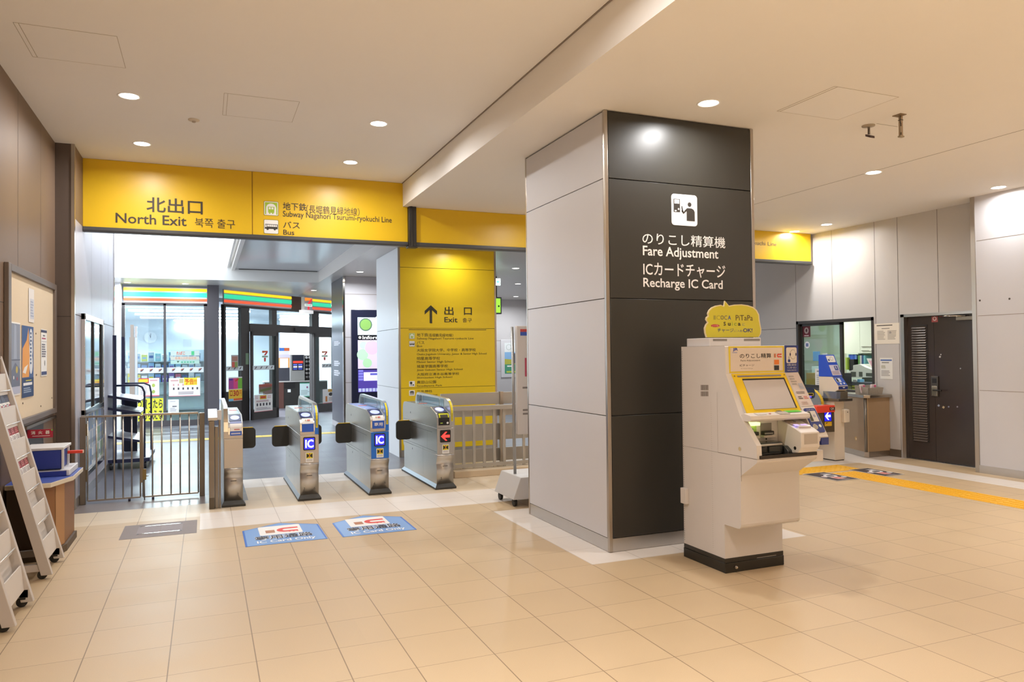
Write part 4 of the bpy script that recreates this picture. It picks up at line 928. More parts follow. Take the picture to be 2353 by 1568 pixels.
sheet('poster', ps, *rpx(ps, 388, 868, 460, 912), [('q', .48, .6, .9, 1.0, 'f4e23c'), ('t', .5, .64, .88, .95, 'e06a1c', '予告!!', .03), ('l', .06, .8, .4, .92, 'd8a8a8', 1), ('q', .33, .72, .46, .95, 'c8c088')]+[('q', .13+.15*i, .36, .18+.15*i, .48, '4a4650') for i in range(6)]+[('q', .13+.15*i, .58, .17+.15*i, .68, 'd8a0a0') for i in range(3)]+[('l', .3, .1, .95, .26, 'b0a8b0', 2), ('q', 0, 0, 1, .03, 'e08898')], 'white poster with a yellow notice patch on the right pane of the shop window', 'poster')
A = rpx(ps, 289, 915, 375, 970)
g = G(); g.rect(ps, *A, .0015, M('e6e63c', .5), .0); w, h = A[2]-A[0], A[3]-A[1]
g.text(ps, 'ひとつ買ったら', A[0]+.02*w, A[1]+.54*h, A[0]+.98*w, A[1]+.95*h, M('2c3034', .5), .004, .02); g.text(ps, 'ひとつもらえる', A[0]+.02*w, A[1]+.06*h, A[0]+.98*w, A[1]+.46*h, M('2c3034', .5), .004, .02)
solo('banner', g, 'yellow banner with bold black Japanese lettering low on the shop window', 'banner', ps.P((A[0]+A[2])/2, A[1]))
sheet('notice', ps, *rpx(ps, 386, 918, 411, 950), [('l', .2, .8, .8, .9, 'c8c8d0', 1), ('q', .4, .45, .8, .52, '5c5c68'), ('l', .2, .1, .8, .4, 'c0c0c8', 3)], 'small white notice under the yellow-patched poster on the shop window', 'notice', base='eef2f4')
for (y0, y1, c, s, tc, lab) in ((806, 818, 'e8f0ec', 'たばこ', 'd85848', 'upper'), (819, 828, 'f2e8dc', '各種公共料金取扱', 'e8a080', 'middle'), (828, 837, 'd4efe4', '', '60b898', 'lowest')):
    A = rpx(ps, 392, y0, 458, y1); w, h = A[2]-A[0], A[3]-A[1]
    g = G(); g.rect(ps, *A, .0015, M(c, .5), -.012)
    if lab == 'upper': g.text(ps, s, A[0]+.2*w, A[1]+.2*h, A[0]+.5*w, A[1]+.85*h, M(tc, .5), -.008, .02); g.quad(ps, A[0]+.72*w, A[1]+.1*h, A[0]+.82*w, A[1]+.9*h, M('50c888', .5), -.008)
    elif lab == 'middle': g.text(ps, s, A[0]+.15*w, A[1]+.2*h, A[0]+.9*w, A[1]+.85*h, M(tc, .5), -.008)
    else:
        g.poly(ps, [(A[0]+.25*w, A[1]+.3*h), (A[0]+.31*w, A[1]+.85*h), (A[0]+.22*w, A[1]+.85*h), (A[0]+.22*w, A[1]+.7*h)], M('4a6a58', .5), -.008)
        for i in range(5): g.quad(ps, A[0]+(.36+.1*i)*w, A[1]+.3*h, A[0]+(.43+.1*i)*w, A[1]+.7*h, M(tc, .5), -.008)
    solo('service_sign', g, f'pale translucent service strip on the right shop pane, {lab} of three', 'sticker', ps.P(A[0], A[1]), group='service strips on the shop pane')
# store inside: back wall, ceiling, tubes, added fill lights, gondola with goods, clock
SW = M('dfe9f0', .6)
g = G(); g.box(-3.4, 9, 30.0, 30.1, 0, 3.2); g.box(-3.5, -3.4, 19.2, 30, 0, 3.2); struct('wall_store', g, SW)
g = G(); g.box(-3.4, 9, 24.2, 30.1, 2.95, 3.05); g.box(-3.4, .3, 19.3, 24.2, 2.95, 3.05); g.prism([(.3, 19.6, 2.95), (3.6, 22.4, 2.95), (9, 24.2, 2.95), (.3, 24.2, 2.95)], (0, 0, .1)); struct('ceiling', g, SW)
TUBE = M('f2f8ff', .4, emit=9)
for i, (x0, x1, y, z) in enumerate(((-1.9, 1.2, 22.4, 2.90), (-1.9, 1.2, 24.4, 2.90), (-1.9, 1.3, 26.4, 2.90), (-1.0, 1.4, 28.4, 2.90), (-1.0, 1.5, 29.9, 2.72), (-.4, 1.5, 29.9, 2.50), (2.2, 6.0, 24.5, 2.9), (2.4, 7, 27.0, 2.9))):
    g = G(); g.box(x0, x1, y-.04, y+.04, z-.05, z, TUBE)
    solo('light_strip', g, 'long white fluorescent strip on the shop ceiling seen through the glass' if z > 2.8 else ('upper white light strip on the shop back wall' if z > 2.6 else 'lower white light strip on the shop back wall'), 'ceiling light', ((x0+x1)/2, y, z), group='fluorescent strips inside the shop')
for x, y in ((-.8, 21.5), (-.2, 26), (3.6, 24.6)):  # area lights added near the tubes to brighten the shop inside
    la = bpy.data.lights.new('store_fill', 'AREA'); la.shape = 'RECTANGLE'; la.size = 2.2; la.size_y = .3; la.energy = 420 if y < 22 else 330; la.color = (.9, .96, 1)
    o = bpy.data.objects.new('store_fill_light', la); COL.objects.link(o); o.location = (x, y, 2.93); LOC[o.name] = o.location
    tag(o, 'added white fill light inside the shop, ' + ('behind the left window' if y < 22 else ('deep in the shop' if x < 1 else 'above the coffee counter')), 'ceiling light')
g = G(); g.box(-1.95, .0, 20.62, 20.66, 0, 1.78, M('d4e0e8', .5)); 
for z in (1.50, 1.24, .98, .7, .3): g.box(-1.95, .0, 20.3, 20.62, z-.02, z, M('b8c4d0', .4))
solo('display_shelf', g, 'white display shelf of packaged goods behind the left shop window', 'shelf', (-1, 20.6, 0))
pal = ['e8ecf0', 'd8e2ee', 'b8cade', 'd2d850', 'c4d4e8', 'a8c0e0', '8ab4e4', '6a90d0', '88b8dc', '4a70b8', 'e4d040', '7a60b0', 'c06080', 'e8e8f4', '40609c', '9cd0e0']
n = 0
for z, cols in ((1.50, (0, 1, 2, 3, 4, 15, 0, 8, 1, 8, 2, 4)), (1.24, (13, 1, 6, 7, 6, 4, 9, 6, 8, 4, 2, 1)), (.98, (0, 10, 10, 13, 5, 7, 11, 11, 12, 14, 13, 5))):
    for i, c in enumerate(cols):
        x = -1.9+.152*i; h = .17+.03*((i*7+n) % 3)
        g = G(); g.box(x, x+.13, 20.36, 20.44, z+.001, z+h, M(pal[c], .35), .01); g.quad(plY(20.36), x+.02, z+h*.35, x+.11, z+h*.62, M(pal[(c+5) % 16], .4), .001); n += 1
        solo('package', g, 'small bright packaged goods standing on the shelf behind the left shop window', 'package', (x+.065, 20.4, z+.001), group='packages on the shop display shelf')
pc = plY(29.99); a = pc.px(346, 776); t = thing('wall_clock', 'round white clock on the shop back wall', 'clock', (a[0], 29.98, a[1]))
g = G(); g.cyl((a[0], 29.99, a[1]), (a[0], 29.95, a[1]), .21, m=M('f0f4f8', .4), n=32); part('face', g, t)
g = G(); pf = plY(29.95); g.poly(pf, [(a[0]-.008, a[1]-.02), (a[0]+.008, a[1]-.02), (a[0]+.02, a[1]+.15), (a[0]+.005, a[1]+.15)], M('6a727c', .4), .004); g.poly(pf, [(a[0]-.008, a[1]), (a[0]+.01, a[1]-.01), (a[0]-.02, a[1]+.1), (a[0]-.03, a[1]+.09)], M('6a727c', .4), .005); part('hand', g, t)
g = G(); A = rpx(pc, 421, 780, 440, 797); g.rect(pc, *A, .01, M('d0d8e0', .5), .002); solo('price_card', g, 'small grey card on the shop back wall', 'card', pc.P(A[0], A[1]))
# ------------------------------------------------------------------ slanted shop entrance
EA, EB = Vector((.44, 19.12, 0)), Vector((3.42, 22.1, 0))
pe = Pl(EA, EB-EA, (0, 0, 1)); EL = (EB-EA).length
def ebox(g, a0, a1, z0, z1, d0, d1, m=None): g.prism([pe.P(a0, z0, d0), pe.P(a1, z0, d0), pe.P(a1, z1, d0), pe.P(a0, z1, d0)], pe.n*(d1-d0), m)
def eA(x, y=800): return pe.px(x, y)[0]
def R4(x0, y0, x1, y1): return rpx(pe, x0, y0, x1, y1)
t = thing('store_fascia', 'three-striped shop sign with a hanging numeral over the slanted shop entrance', 'shop sign', pe.P(2, 2.88))
g = G(); stripes(g, pe, eA(515), eA(670)); stripes(g, pe, eA(697), EL); ebox(g, eA(670), eA(697), 2.85, 3.22, -.04, 0, M('6a4a3c', .4)); part('stripe_panel', g, t)
g = G(); A = R4(674, 680, 695, 720); w = A[2]-A[0]; z0, z1 = 2.66, 3.19
pp = Pl(pe.P(A[0], z0, .35), pe.u, (0, 0, 1)); H = z1-z0; W_ = M('ffffff', .4, emit=.6); OR, RD, GN = M('f08a28', .4, emit=.9), M('d82c3c', .4, emit=.9), M('1a8a50', .4, emit=.9)
g.slab(pp, [(.05*w, .34*H), (.95*w, .34*H), (.95*w, H), (.05*w, H)], .1, M('e8e4e4', .4), -.1)
g.poly(pp, [(.12*w, .97*H), (.9*w, .97*H), (.9*w, .86*H), (.12*w, .80*H)], OR, .002)
g.poly(pp, [(.9*w, .97*H), (.9*w, .84*H), (.62*w, .66*H), (.42*w, .66*H), (.62*w, .84*H)], RD, .003); g.quad(pp, .1*w, .53*H, .9*w, .65*H, W_, .004)
for i in range(6): g.quad(pp, (.18+.11*i)*w, .565*H, (.25+.11*i)*w, .625*H, GN, .006)
g.poly(pp, [(.42*w, .52*H), (.62*w, .52*H), (.62*w, .36*H), (.40*w, .36*H)], RD, .003)
g.slab(pp, [(-.12*w, .17*H), (1.05*w, .17*H), (1.05*w, .33*H), (-.12*w, .33*H)], .12, M('f4f4f4', .5, emit=.5), -.12); part('hanging_sign', g, t, label='projecting sign with orange and red numeral')
t = thing('shop_entrance', 'slanted dark-framed shop entrance with glass side leaf and open sliding doorway', 'shop entrance', pe.P(2, 0))
g = G(); zt = 2.83
for x0, x1 in ((514, 518), (553, 572), (624, 635), (716, 732)): ebox(g, eA(x0), eA(x1), 0, zt, -.08, .02)
ebox(g, eA(514), EL, zt-.03, zt+.03, -.08, .02); ebox(g, eA(572), EL, 2.22, 2.42, -.08, .04); ebox(g, eA(514), eA(572), 0, .75, -.08, .02); part('frame', g, t, M('45413f', .4))
for x0, x1, z0, z1 in ((518, 553, .75, zt-.03), (572, 624, 2.42, zt-.03), (635, 716, 2.42, zt-.03), (732, 764, 2.42, zt-.03)):
    g = G(); ebox(g, eA(x0), eA(x1), z0, z1, -.04, -.03); part('pane', g, t, GL)
g = G(); a0, a1 = eA(572), eA(634)
for b0, b1, z0, z1 in ((a0, a0+.06, .0, 2.22), (a1-.09, a1, .0, 2.22), (a0, a1, 2.12, 2.22), (a0, a1, 0, .26)): ebox(g, b0, b1, z0, z1, .03, .09)
lf = part('door_leaf', g, t, M('45413f', .4)); g = G(); ebox(g, a0+.06, a1-.09, .26, 2.12, .055, .062); part('pane', g, lf, GL)
g = G(); a0, a1 = eA(716), EL
for b0, b1, z0, z1 in ((a0, a0+.07, .0, 2.22), (a1-.05, a1, .0, 2.22), (a0, a1, 2.12, 2.22), (a0, a1, 0, .24)): ebox(g, b0, b1, z0, z1, .03, .08)
lf = part('door_leaf', g, t, M('45413f', .4)); g = G(); ebox(g, a0+.07, a1-.05, .24, 2.12, .05, .057); part('pane', g, lf, GL)
g = G(); A = R4(672, 751, 698, 757); ebox(g, A[0], A[2], 2.27, 2.36, .04, .1); part('door_sensor', g, t, M('2c2a2c', .4))
g = G(); A = R4(563, 812, 570, 838); g.rect(pe, *A, .002, M('7a9478', .5), .022); part('door_sticker', g, t)
def esheet(x0, y0, x1, y1, items, label, cat='poster', l=.03, **k): sheet(k.pop('name', 'poster'), pe, *R4(x0, y0, x1, y1), items, label, cat, l=l, **k)
g = G()
for x0, x1, l in ((517, 556, .03), (574, 623, .10), (733, 762, .1)):
    A = R4(x0, 853, x1, 864); g.rect(pe, A[0], 1.25, A[2], 1.36, .0015, m, l); n_ = 3 if x1 < 570 else 4; ww = (A[2]-A[0])/n_
    for i in range(n_): c = A[0]+ww*(i+.3); g.poly(pe, [(c, 1.27), (c+.05, 1.29), (c+.09, 1.345), (c+.04, 1.33)], M('5a4c58', .5), l+.003)
solo('window_band', g, 'pale sticker band with slanted stripe marks across the shop entrance glass', 'sticker', pe.P(2, 1.25))
esheet(523, 866, 554, 923, [('q', 0, .5, .38, .95, 'b84c9c'), ('q', .36, .5, .7, .95, 'e8508c'), ('q', .68, .5, 1, .95, '7cc040'), ('q', .05, .86, .3, .94, '5a3aa0'), ('p', 0, 0, 0, 0, 'e04838', [(.45, .85), (.7, .95), (.75, .88), (.5, .8)]), ('q', 0, .1, 1, .48, 'f2c83c'), ('t', .33, .2, .74, .44, 'c8381c', '30', .03), ('t', .78, .2, .96, .42, 'd8501c', '円', .01), ('q', .1, .22, .28, .44, 'b8401c'), ('q', .13, .26, .25, .40, 'f2c83c'), ('q', .35, .02, 1, .1, 'e06030'), ('q', 0, 0, .34, .1, '88c8e8')], 'colourful pink and yellow price poster left of the shop door')
esheet(529, 816, 545, 848, [('q', .1, .55, .9, .9, 'b88878'), ('q', .1, .1, .5, .5, 'd86858'), ('q', .5, .1, .9, .5, '98b068')], 'small patchwork leaflet above the price poster beside the shop door', 'leaflet', base='c8c4c0')
esheet(577, 905, 619, 948, [('q', .3, .72, .66, .95, 'd8b03c'), ('q', .34, .78, .62, .9, 'c84830'), ('l', .05, .75, .25, .93, 'd8c0c0', 2), ('l', .72, .75, .95, .93, 'd8b0b0', 2)]+[('q', .12+.17*i, .34, .2+.17*i, .5, '3c3840') for i in range(5)]+[('l', .1, .1, .9, .26, 'b8b0b4', 3), ('l', .1, .56, .9, .68, 'c8a0a0', 2), ('q', 0, 0, 1, .03, 'e08890')], 'white poster with a yellow headline low on the left shop door leaf', l=.10)
esheet(592, 882, 622, 906, [('q', 0, .7, 1, 1, 'e0604c'), ('p', 0, 0, 0, 0, '8a8038', [(.1, .15), (.95, .4), (.95, .65), (.1, .45)]), ('q', .05, .02, .3, .2, 'e8d8d0')], 'faded red and olive poster behind the left shop door leaf', l=.04, base='b88078')
esheet(735, 893, 762, 928, [('q', .45, .78, .9, .98, 'd8a83c'), ('o', .5, .5, .85, .74, '2c2828'), ('q', .22, .12, .38, .5, 'd88838'), ('l', .5, .15, .9, .42, 'b0a8a8', 3), ('q', 0, 0, 1, .04, 'e08088')], 'white poster with a dark round mark on the right shop door leaf', l=.1)
def seven(x0, y0, x1, y1, l, lab):
    A = R4(x0, y0, x1, y1); w, h = A[2]-A[0], A[3]-A[1]; q = lambda x, y: (A[0]+w*x, A[1]+h*y); g = G()
    g.poly(pe, [q(.05, .98), q(.95, .98), q(.95, .86), q(.05, .78)], M('e06a38', .5), l); g.poly(pe, [q(.95, .95), q(.95, .82), q(.62, .58), q(.32, .58), q(.62, .82)], M('d8463c', .5), l+.001)
    g.poly(pe, [q(.32, .36), q(.66, .36), q(.62, .02), q(.36, .02)], M('d8463c', .5), l); g.quad(pe, A[0], A[1]+.38*h, A[2], A[1]+.55*h, M('e4ece6', .5), l+.002)
    for i in range(6): g.quad(pe, A[0]+w*(.06+.15*i), A[1]+.41*h, A[0]+w*(.15+.15*i), A[1]+.52*h, M('4c9a68', .5), l+.003)
    solo('logo_sticker', g, lab, 'sticker', pe.P(A[0], A[1]))
seven(595, 806, 609, 832, .095, 'orange and green numeral sticker on the left shop door leaf'); seven(733, 807, 747, 829, .09, 'orange and green numeral sticker on the right shop door leaf')
# inside the entrance: counter with coffee machine
yc = 23.6; pn = plY(yc)
def rp(x0, y0, x1, y1): return rpx(pn, x0, y0, x1, y1)
A = rp(632, 877, 722, 945); g = G(); g.box(A[0]-.3, A[2]+.4, yc, yc+.7, 0, A[3], M('2c2a28', .4)); g.box(A[0]-.32, A[2]+.4, yc-.02, yc+.7, A[3], A[3]+.03, M('b8b4b0', .35))
B_ = rp(632, 880, 652, 945); g.rect(pn, A[0]-.3, 0, B_[2], A[3], .01, M('5a3830', .5), 0); B_ = rp(652, 876, 678, 893); g.rect(pn, B_[0], B_[1], B_[2], B_[3], .015, M('1c1a1a', .4), .001)
B_ = rp(661, 895, 668, 902); g.quad(pn, *B_, M('e8e8e8', .5), .003); TOP = A[3]+.031
solo('shop_counter', g, 'dark shop counter with a pale worktop seen through the open shop doorway', 'counter', ((A[0]+A[2])/2, yc, 0))
ct = A[3]+.03
B_ = rp(689, 879, 714, 913); sheet('notice', pn, B_[0], B_[1], B_[2], min(B_[3], ct-.06), [('q', 0, .93, 1, 1, '50987c'), ('q', 0, 0, 1, .07, '50987c'), ('o', .6, .6, .75, .75, '8a4a70'), ('l', .1, .15, .9, .5, '98a8a8', 4)], 'green-edged notice on the front of the dark shop counter', 'notice', base='c8dcdc')
A = rp(669, 815, 701, 868); t = thing('coffee_machine', 'tall grey coffee machine with red and blue panel on the shop counter', 'coffee machine', ((A[0]+A[2])/2, yc+.3, ct))
g = G(); g.box(A[0], A[2], yc+.1, yc+.6, ct+.001, A[3], M('8a8884', .35), .01); part('body', g, t)
pm = plY(yc+.1); g = G(); w, h = A[2]-A[0], A[3]-A[1]
g.quad(pm, A[0]+.1*w, A[1]+.3*h, A[2]-.08*w, A[3]-.02*h, M('2a2c38', .3), .002); g.quad(pm, A[0]+.16*w, A[1]+.62*h, A[2]-.12*w, A[1]+.72*h, M('d84030', .4, emit=.4), .004)
for i in range(2):
    for j in range(3): g.quad(pm, A[0]+(.18+.36*i)*w, A[1]+(.34+.09*j)*h, A[0]+(.46+.36*i)*w, A[1]+(.40+.09*j)*h, M(('3848a8', 'd8d4e8', '5868c8')[j], .4, emit=.4), .004)
part('panel', g, t)
A = rp(640, 815, 667, 846); t = thing('promotion_stand', 'bright promotional stand with white sheet beside the coffee machine', 'stand', ((A[0]+A[2])/2, yc+.3, ct))
g = G(); g.box(A[0], A[2], yc+.2, yc+.3, ct+.001, A[3]-.0, M('e8a860', .5)); pz = plY(yc+.2); g.quad(pz, A[0]+.06, A[1], A[2]-.05, A[3]-.12, M('eef2ff', .4, emit=.5), .003); g.quad(pz, A[0], A[3]-.1, A[2], A[3], M('d8d0e8', .5), .003); g.quad(pz, A[0], ct, A[2], A[1], M('3c3c44', .5), .003); part('board', g, t)
A = rp(643, 799, 667, 814); g = G(); g.box(A[0], A[2], yc+.22, yc+.24, A[1]-.12, A[3], M('e8e4f0', .5)); pz = plY(yc+.22); g.quad(pz, A[0], A[3]-.1, A[2]-.1, A[3], M('4878c8', .5), .002); g.quad(pz, A[0]+.15, A[3]-.1, A[2], A[3], M('d86838', .5), .003)
part('header', g, t)
A = rp(702, 817, 717, 872); t = thing('cup_rack', 'black rack of stacked cups at the right of the coffee machine', 'rack', ((A[0]+A[2])/2, yc+.3, ct))
g = G(); g.box(A[0], A[2]+.05, yc+.25, yc+.6, ct+.001, A[3], M('201e1e', .5)); part('frame', g, t)
for r in range(6):
    for c in range(2):
        x = A[0]+.06+.1*c; z = A[3]-.07-.12*r
        if z > ct+.05: g = G(); g.cyl((x, yc+.25, z), (x, yc+.17, z), .04, .035, M(('e0dcd8', 'b8b4b0', '8a8684')[r % 3], .4), 14); part('cup', g, t)
A = rp(685, 784, 701, 815); g = G(); g.box(A[0], A[2], yc+1.9, yc+1.95, A[1], A[3]+.5, M('c8d4dc', .5)); solo('wall_cabinet', g, 'pale cabinet on the shop wall above the coffee machine', 'cabinet', (A[0], yc+1.9, A[1]))
A = rp(637, 780, 647, 787); g = G(); g.box(A[0], A[2], yc+1.88, yc+1.9, A[1], A[3], M('3868d8', .5)); solo('wall_notice', g, 'small blue card high on the wall behind the shop counter', 'card', (A[0], yc+1.88, A[1]))
g = G(); g.box(2.3, 7, yc+1.96, yc+2.06, 0, 2.94); struct('wall_store', g, M('e4ecf2', .6))
# ------------------------------------------------------------------ information pillar with the screen
IY, IX = 15.9, 2.72
t = thing('information_pillar', 'grey pillar beyond the gates with a dark lettered side and an information screen', 'pillar', (3.4, 16.7, 0))
g = G(); g.box(IX, 4.6, IY, 17.5, 0, ZF-.002, M('c4c0c4', .4)); part('body', g, t)
pI = plY(IY); g = G()
for z in (1.02, 1.98, 2.9): g.quad(pI, IX, z-.005, 4.6, z+.005, LINE, .002)
g.quad(pI, IX, 0, 4.6, .11, SS, .003); part('panel_joint', g, t)
g = G(); px_ = plXr(IX); g.rect(px_, -17.48, .12, -IY-.04, ZF-.004, .004, M('3e3e4a', .3), 0); part('dark_panel', g, t, label='dark glossy panel facing the shop')
g = G(); g.box(IX-.012, IX+.03, IY-.012, IY+.03, 0, ZF-.003); part('corner_trim', g, t, CHROME)
pside = plXr(IX)
for y0, y1 in ((783, 795), (829, 841), (851, 863)):
    g = G(); A = rpx(pside, 768, y0, 782, y1); h = A[3]-A[1]; w = A[2]-A[0]
    for i in range(3): g.quad(pside, A[0]+w*.02, A[1]+h*(.02+.34*i), A[0]+w*(.75+.1*(i % 2)), A[1]+h*(.26+.34*i), M('dcdce4', .5), .006)
    g.poly(pside, [(A[0]+.86*w, A[1]+.2*h), (A[2], A[1]+.5*h), (A[0]+.86*w, A[1]+.8*h)], M('dcdce4', .5), .006)
    part('lettering', g, t)
g = G(); A = (rpx(pI, 808, 713, 862, 1000)); g.box(A[0], 4.3, IY-.06, IY, .28, A[3], M('23253a', .25), .006); sc = part('screen_housing', g, t, label='tall black screen housing')
pS = plY(IY-.06); g = G(); E1 = lambda c, e=.9: M(c, .4, emit=e)
def sq(x0, y0, x1, y1, c, e=.9, l=.002): a = rpx(pS, x0, y0, x1, y1); g.quad(pS, *a, E1(c, e), l); return a
W2 = 905
A = rpx(pS, 822, 730, 862, 770); X1_ = A[0]+1.05
g.quad(pS, A[0], A[1], X1_, A[3], E1('d4e8f0'), .002); g.disc(pS, A[0]+.17, A[1]+.22, .14, E1('54705c', .5), .004); g.disc(pS, A[0]+.17, A[1]+.22, .115, E1('7ca858', .5), .005); g.disc(pS, A[0]+.52, A[1]+.26, .18, E1('e8eef4', .9), .004)
A2 = rpx(pS, 823, 782, 862, 848); g.quad(pS, A[0], A2[1], X1_, A2[3], E1('c4b8e4', .8), .002)
for dx, dy, r, c in ((.1, .3, .12, 'a8d0b0'), (.2, .12, .1, 'a0c8a0'), (.3, .45, .15, 'd8b0e8'), (.12, .5, .08, 'b0d4c8'), (.6, .3, .2, 'b8c8e8')): g.disc(pS, A[0]+dx, A2[1]+dy, r, E1(c, .7), .003+.0005*dx)
g.quad(pS, A[0], A[1]-.11, X1_, A[1]-.005, M('16161a', .4), .002); g.text(pS, 'Information', A[0]+.1, A[1]-.09, A[0]+.78, A[1]-.02, M('f0f0f4', .4, emit=.8), .004, .02)
g.disc(pS, A[0]+.045, A[1]-.055, .028, E1('f0f0f4', .8), .004); g.text(pS, 'i', A[0]+.04, A[1]-.075, A[0]+.05, A[1]-.035, M('16161a', .4), .006, .02)
A3 = rpx(pS, 823, 850, 862, 902); g.quad(pS, A[0], A3[1], X1_, A3[3], E1('4a3c94', .6), .002); g.quad(pS, A[0]+.12, A3[1]+.24, X1_, A3[3]-.05, E1('ccc8f0', .8), .003)
for i in range(4): g.quad(pS, A[0]+.01, A3[1]+.25+.06*i, A[0]+.11, A3[1]+.295+.06*i, E1('7a78d0', .7), .003)
for i in range(7): g.quad(pS, A[0]+.01+.075*i, A3[1]+.01, A[0]+.07+.075*i, A3[1]+.08, E1('a8b0d8', .7), .003)
g.quad(pS, A[0]+.26, A3[1]+.36, A[0]+.5, A3[1]+.4, E1('5858b8', .6), .004)
part('screen', g, sc, label='lit information screen with map')
# ------------------------------------------------------------------ display case on the outside left wall, trolley, post
pl_ = plXl(-1.275); t = thing('display_case', 'tall framed glass display case on the grey wall beyond the swing gate', 'display case', (-1.27, 10.3, .25))
g = G()
for a in ((9.47, 11.15, 2.03, 2.10), (9.47, 9.53, .25, 2.1), (11.09, 11.15, .25, 2.1), (9.47, 11.15, .25, .31), (9.47, 11.15, .96, 1.02)): g.box(-1.274, -1.235, *a, CHROME, .004)
for y in (10.25, 11.02): g.box(-1.27, -1.24, y-.03, y+.03, 1.02, 2.03, BLK)
part('frame', g, t)
g = G(); g.box(-1.262, -1.256, 9.53, 11.09, 1.02, 2.03, M('aeb4ba', .05, .85)); part('glass_panel', g, t, label='mirror-like glass panel')
g = G(); g.box(-1.272, -1.262, 9.53, 11.09, .31, .96, M('c4c8cc', .5)); pd = plXl(-1.262); rr_ = random.Random(3)
for i in range(12):
    for j in range(3):
        y = 9.56+.127*i; z = .33+.21*j; g.quad(pd, y, z, y+.115, z+.19, M(rr_.choice(['d8dcdc', 'a8b4c4', '98a0a8', 'c8ccd0', '88a890', '7894bc', 'e4e4e0']), .5), .002); g.quad(pd, y+.015, z+.04, y+.09, z+.1, M(rr_.choice(['8c98a8', 'b0b8b0', '6c7c94', '9aa49a']), .5), .003)
part('leaflet_panel', g, t, label='lower panel covered in small leaflets')
NVY = M('1f2545', .4); PLT = M('b8bcc4', .35)
t = thing('shelf_trolley', 'dark blue wheeled shelf trolley parked behind the swing gate', 'trolley', (-1.0, 12.2, 0))
g = G()
for x, y in ((-1.19, 11.95), (-1.165, 12.9)): g.box(x-.022, x+.022, y-.03, y+.03, .11, 1.92)
part('upright', g, t, NVY)
for z in (.995, .82, .42):
    g = G(); g.prism([(-1.30, 11.94, z+.06), (-.86, 11.94, z-.03), (-.86, 13.0, z-.03), (-1.30, 13.0, z+.06)], (0, 0, .018), PLT); g.prism([(-1.30, 11.93, z+.045), (-.86, 11.93, z-.045), (-.86, 11.95, z-.045), (-1.30, 11.95, z+.045)], (0, 0, .035), NVY); part('shelf', g, t)
g = G(); g.box(-1.29, -.74, 11.92, 13.1, .10, .15, NVY); g.box(-1.29, -.74, 11.93, 13.1, .15, .158, PLT); part('deck', g, t)
g = G(); g.box(-1.14, -.97, 12.8, 12.86, .158, 1.0); part('back_plate', g, t, M('1c2036', .5))
g = G(); g.tube([(-1.17, 11.96, 1.20), (-.90, 11.96, 1.20), (-.84, 11.96, 1.17), (-.81, 11.96, 1.10), (-.81, 11.96, .95), (-.81, 11.96, .158)], .014, NVY, 10); part('handle', g, t); g = G(); g.tube([(-1.17, 12.9, 1.20), (-.88, 12.9, 1.20), (-.80, 12.9, 1.16), (-.78, 12.9, 1.05), (-.78, 12.9, .158)], .014, NVY, 10); part('handle', g, t)
for x, y in ((-1.24, 11.97), (-.80, 11.97), (-1.24, 13.02), (-.80, 13.02)):
    g = G(); g.cyl((x-.014, y, .05), (x+.014, y, .05), .05, m=M('201f22', .5), n=18); g.box(x-.02, x+.02, y-.02, y+.02, .06, .10, PLT); part('castor', g, t)
t = thing('square_post', 'beige square post with a capped top standing before the left shop window', 'post', (-1.27, 16, 0)); BP = M('9a8f86', .5)
g = G(); g.box(-1.335, -1.25, 15.95, 16.05, 0, 1.99); part('lower_post', g, t, BP)
g = G(); g.box(-1.322, -1.265, 15.965, 16.035, 1.99, 2.23); part('upper_post', g, t, BP)
g = G(); g.box(-1.248, -1.20, 15.96, 16.04, .3, 1.98, M('c8d0d4', .15, .3)); g.box(-1.25, -1.21, 15.97, 16.03, 1.0, 2.2, CHROME); part('steel_sleeve', g, t)
# ------------------------------------------------------------------ wheeled sign board half hidden by the big pillar
t = thing('wheeled_sign', 'tall grey wheeled sign board half hidden behind the big pillar', 'sign board', (3.25, 7.35, 0)); GR = M('c8c4c0', .4)
g = G(); g.prism([(2.935, 7.1, .085), (2.935, 7.65, .085), (3.02, 7.65, .31), (3.02, 7.1, .31)], (.5, 0, 0), GR, .006); g.prism([(3.12, 7.098, .27), (3.4, 7.098, .25), (3.4, 7.098, .235), (3.12, 7.098, .255)], (0, -.002, 0), BLK); part('base', g, t)
g = G(); g.cyl((3.065, 7.36, .30), (3.05, 7.36, 1.885), .016, m=M('a8a8a6', .35, .8), n=12); g.cyl((3.57, 7.36, .1), (3.57, 7.36, 1.885), .016, m=M('a8a8a6', .35, .8), n=12); part('pole', g, t)
g = G(); g.box(3.09, 3.56, 7.33, 7.39, .73, 1.895, M('d8d0c8', .45), .008); bd = part('board', g, t)
pb2 = plY(7.33); g = G(); g.quad(pb2, 3.13, 1.83, 3.5, 1.86, M('c84840', .5), .002); g.quad(pb2, 3.13, 1.79, 3.5, 1.83, M('3858b0', .5), .002); g.quad(pb2, 3.18, 1.35, 3.2, 1.55, M('c04860', .5), .002)
for z in (1.22, .98, .94): g.quad(pb2, 3.15, z, 3.4, z+.02, M('8a8078', .5), .002)
part('print', g, bd)
for x, y in ((2.99, 7.2), (2.99, 7.6), (3.38, 7.2), (3.38, 7.6)):
    g = G(); g.cyl((x-.015, y, .04), (x+.015, y, .04), .04, m=CAST, n=16); g.box(x-.018, x+.018, y-.018, y+.018, .05, .086, CAST); part('castor', g, t)
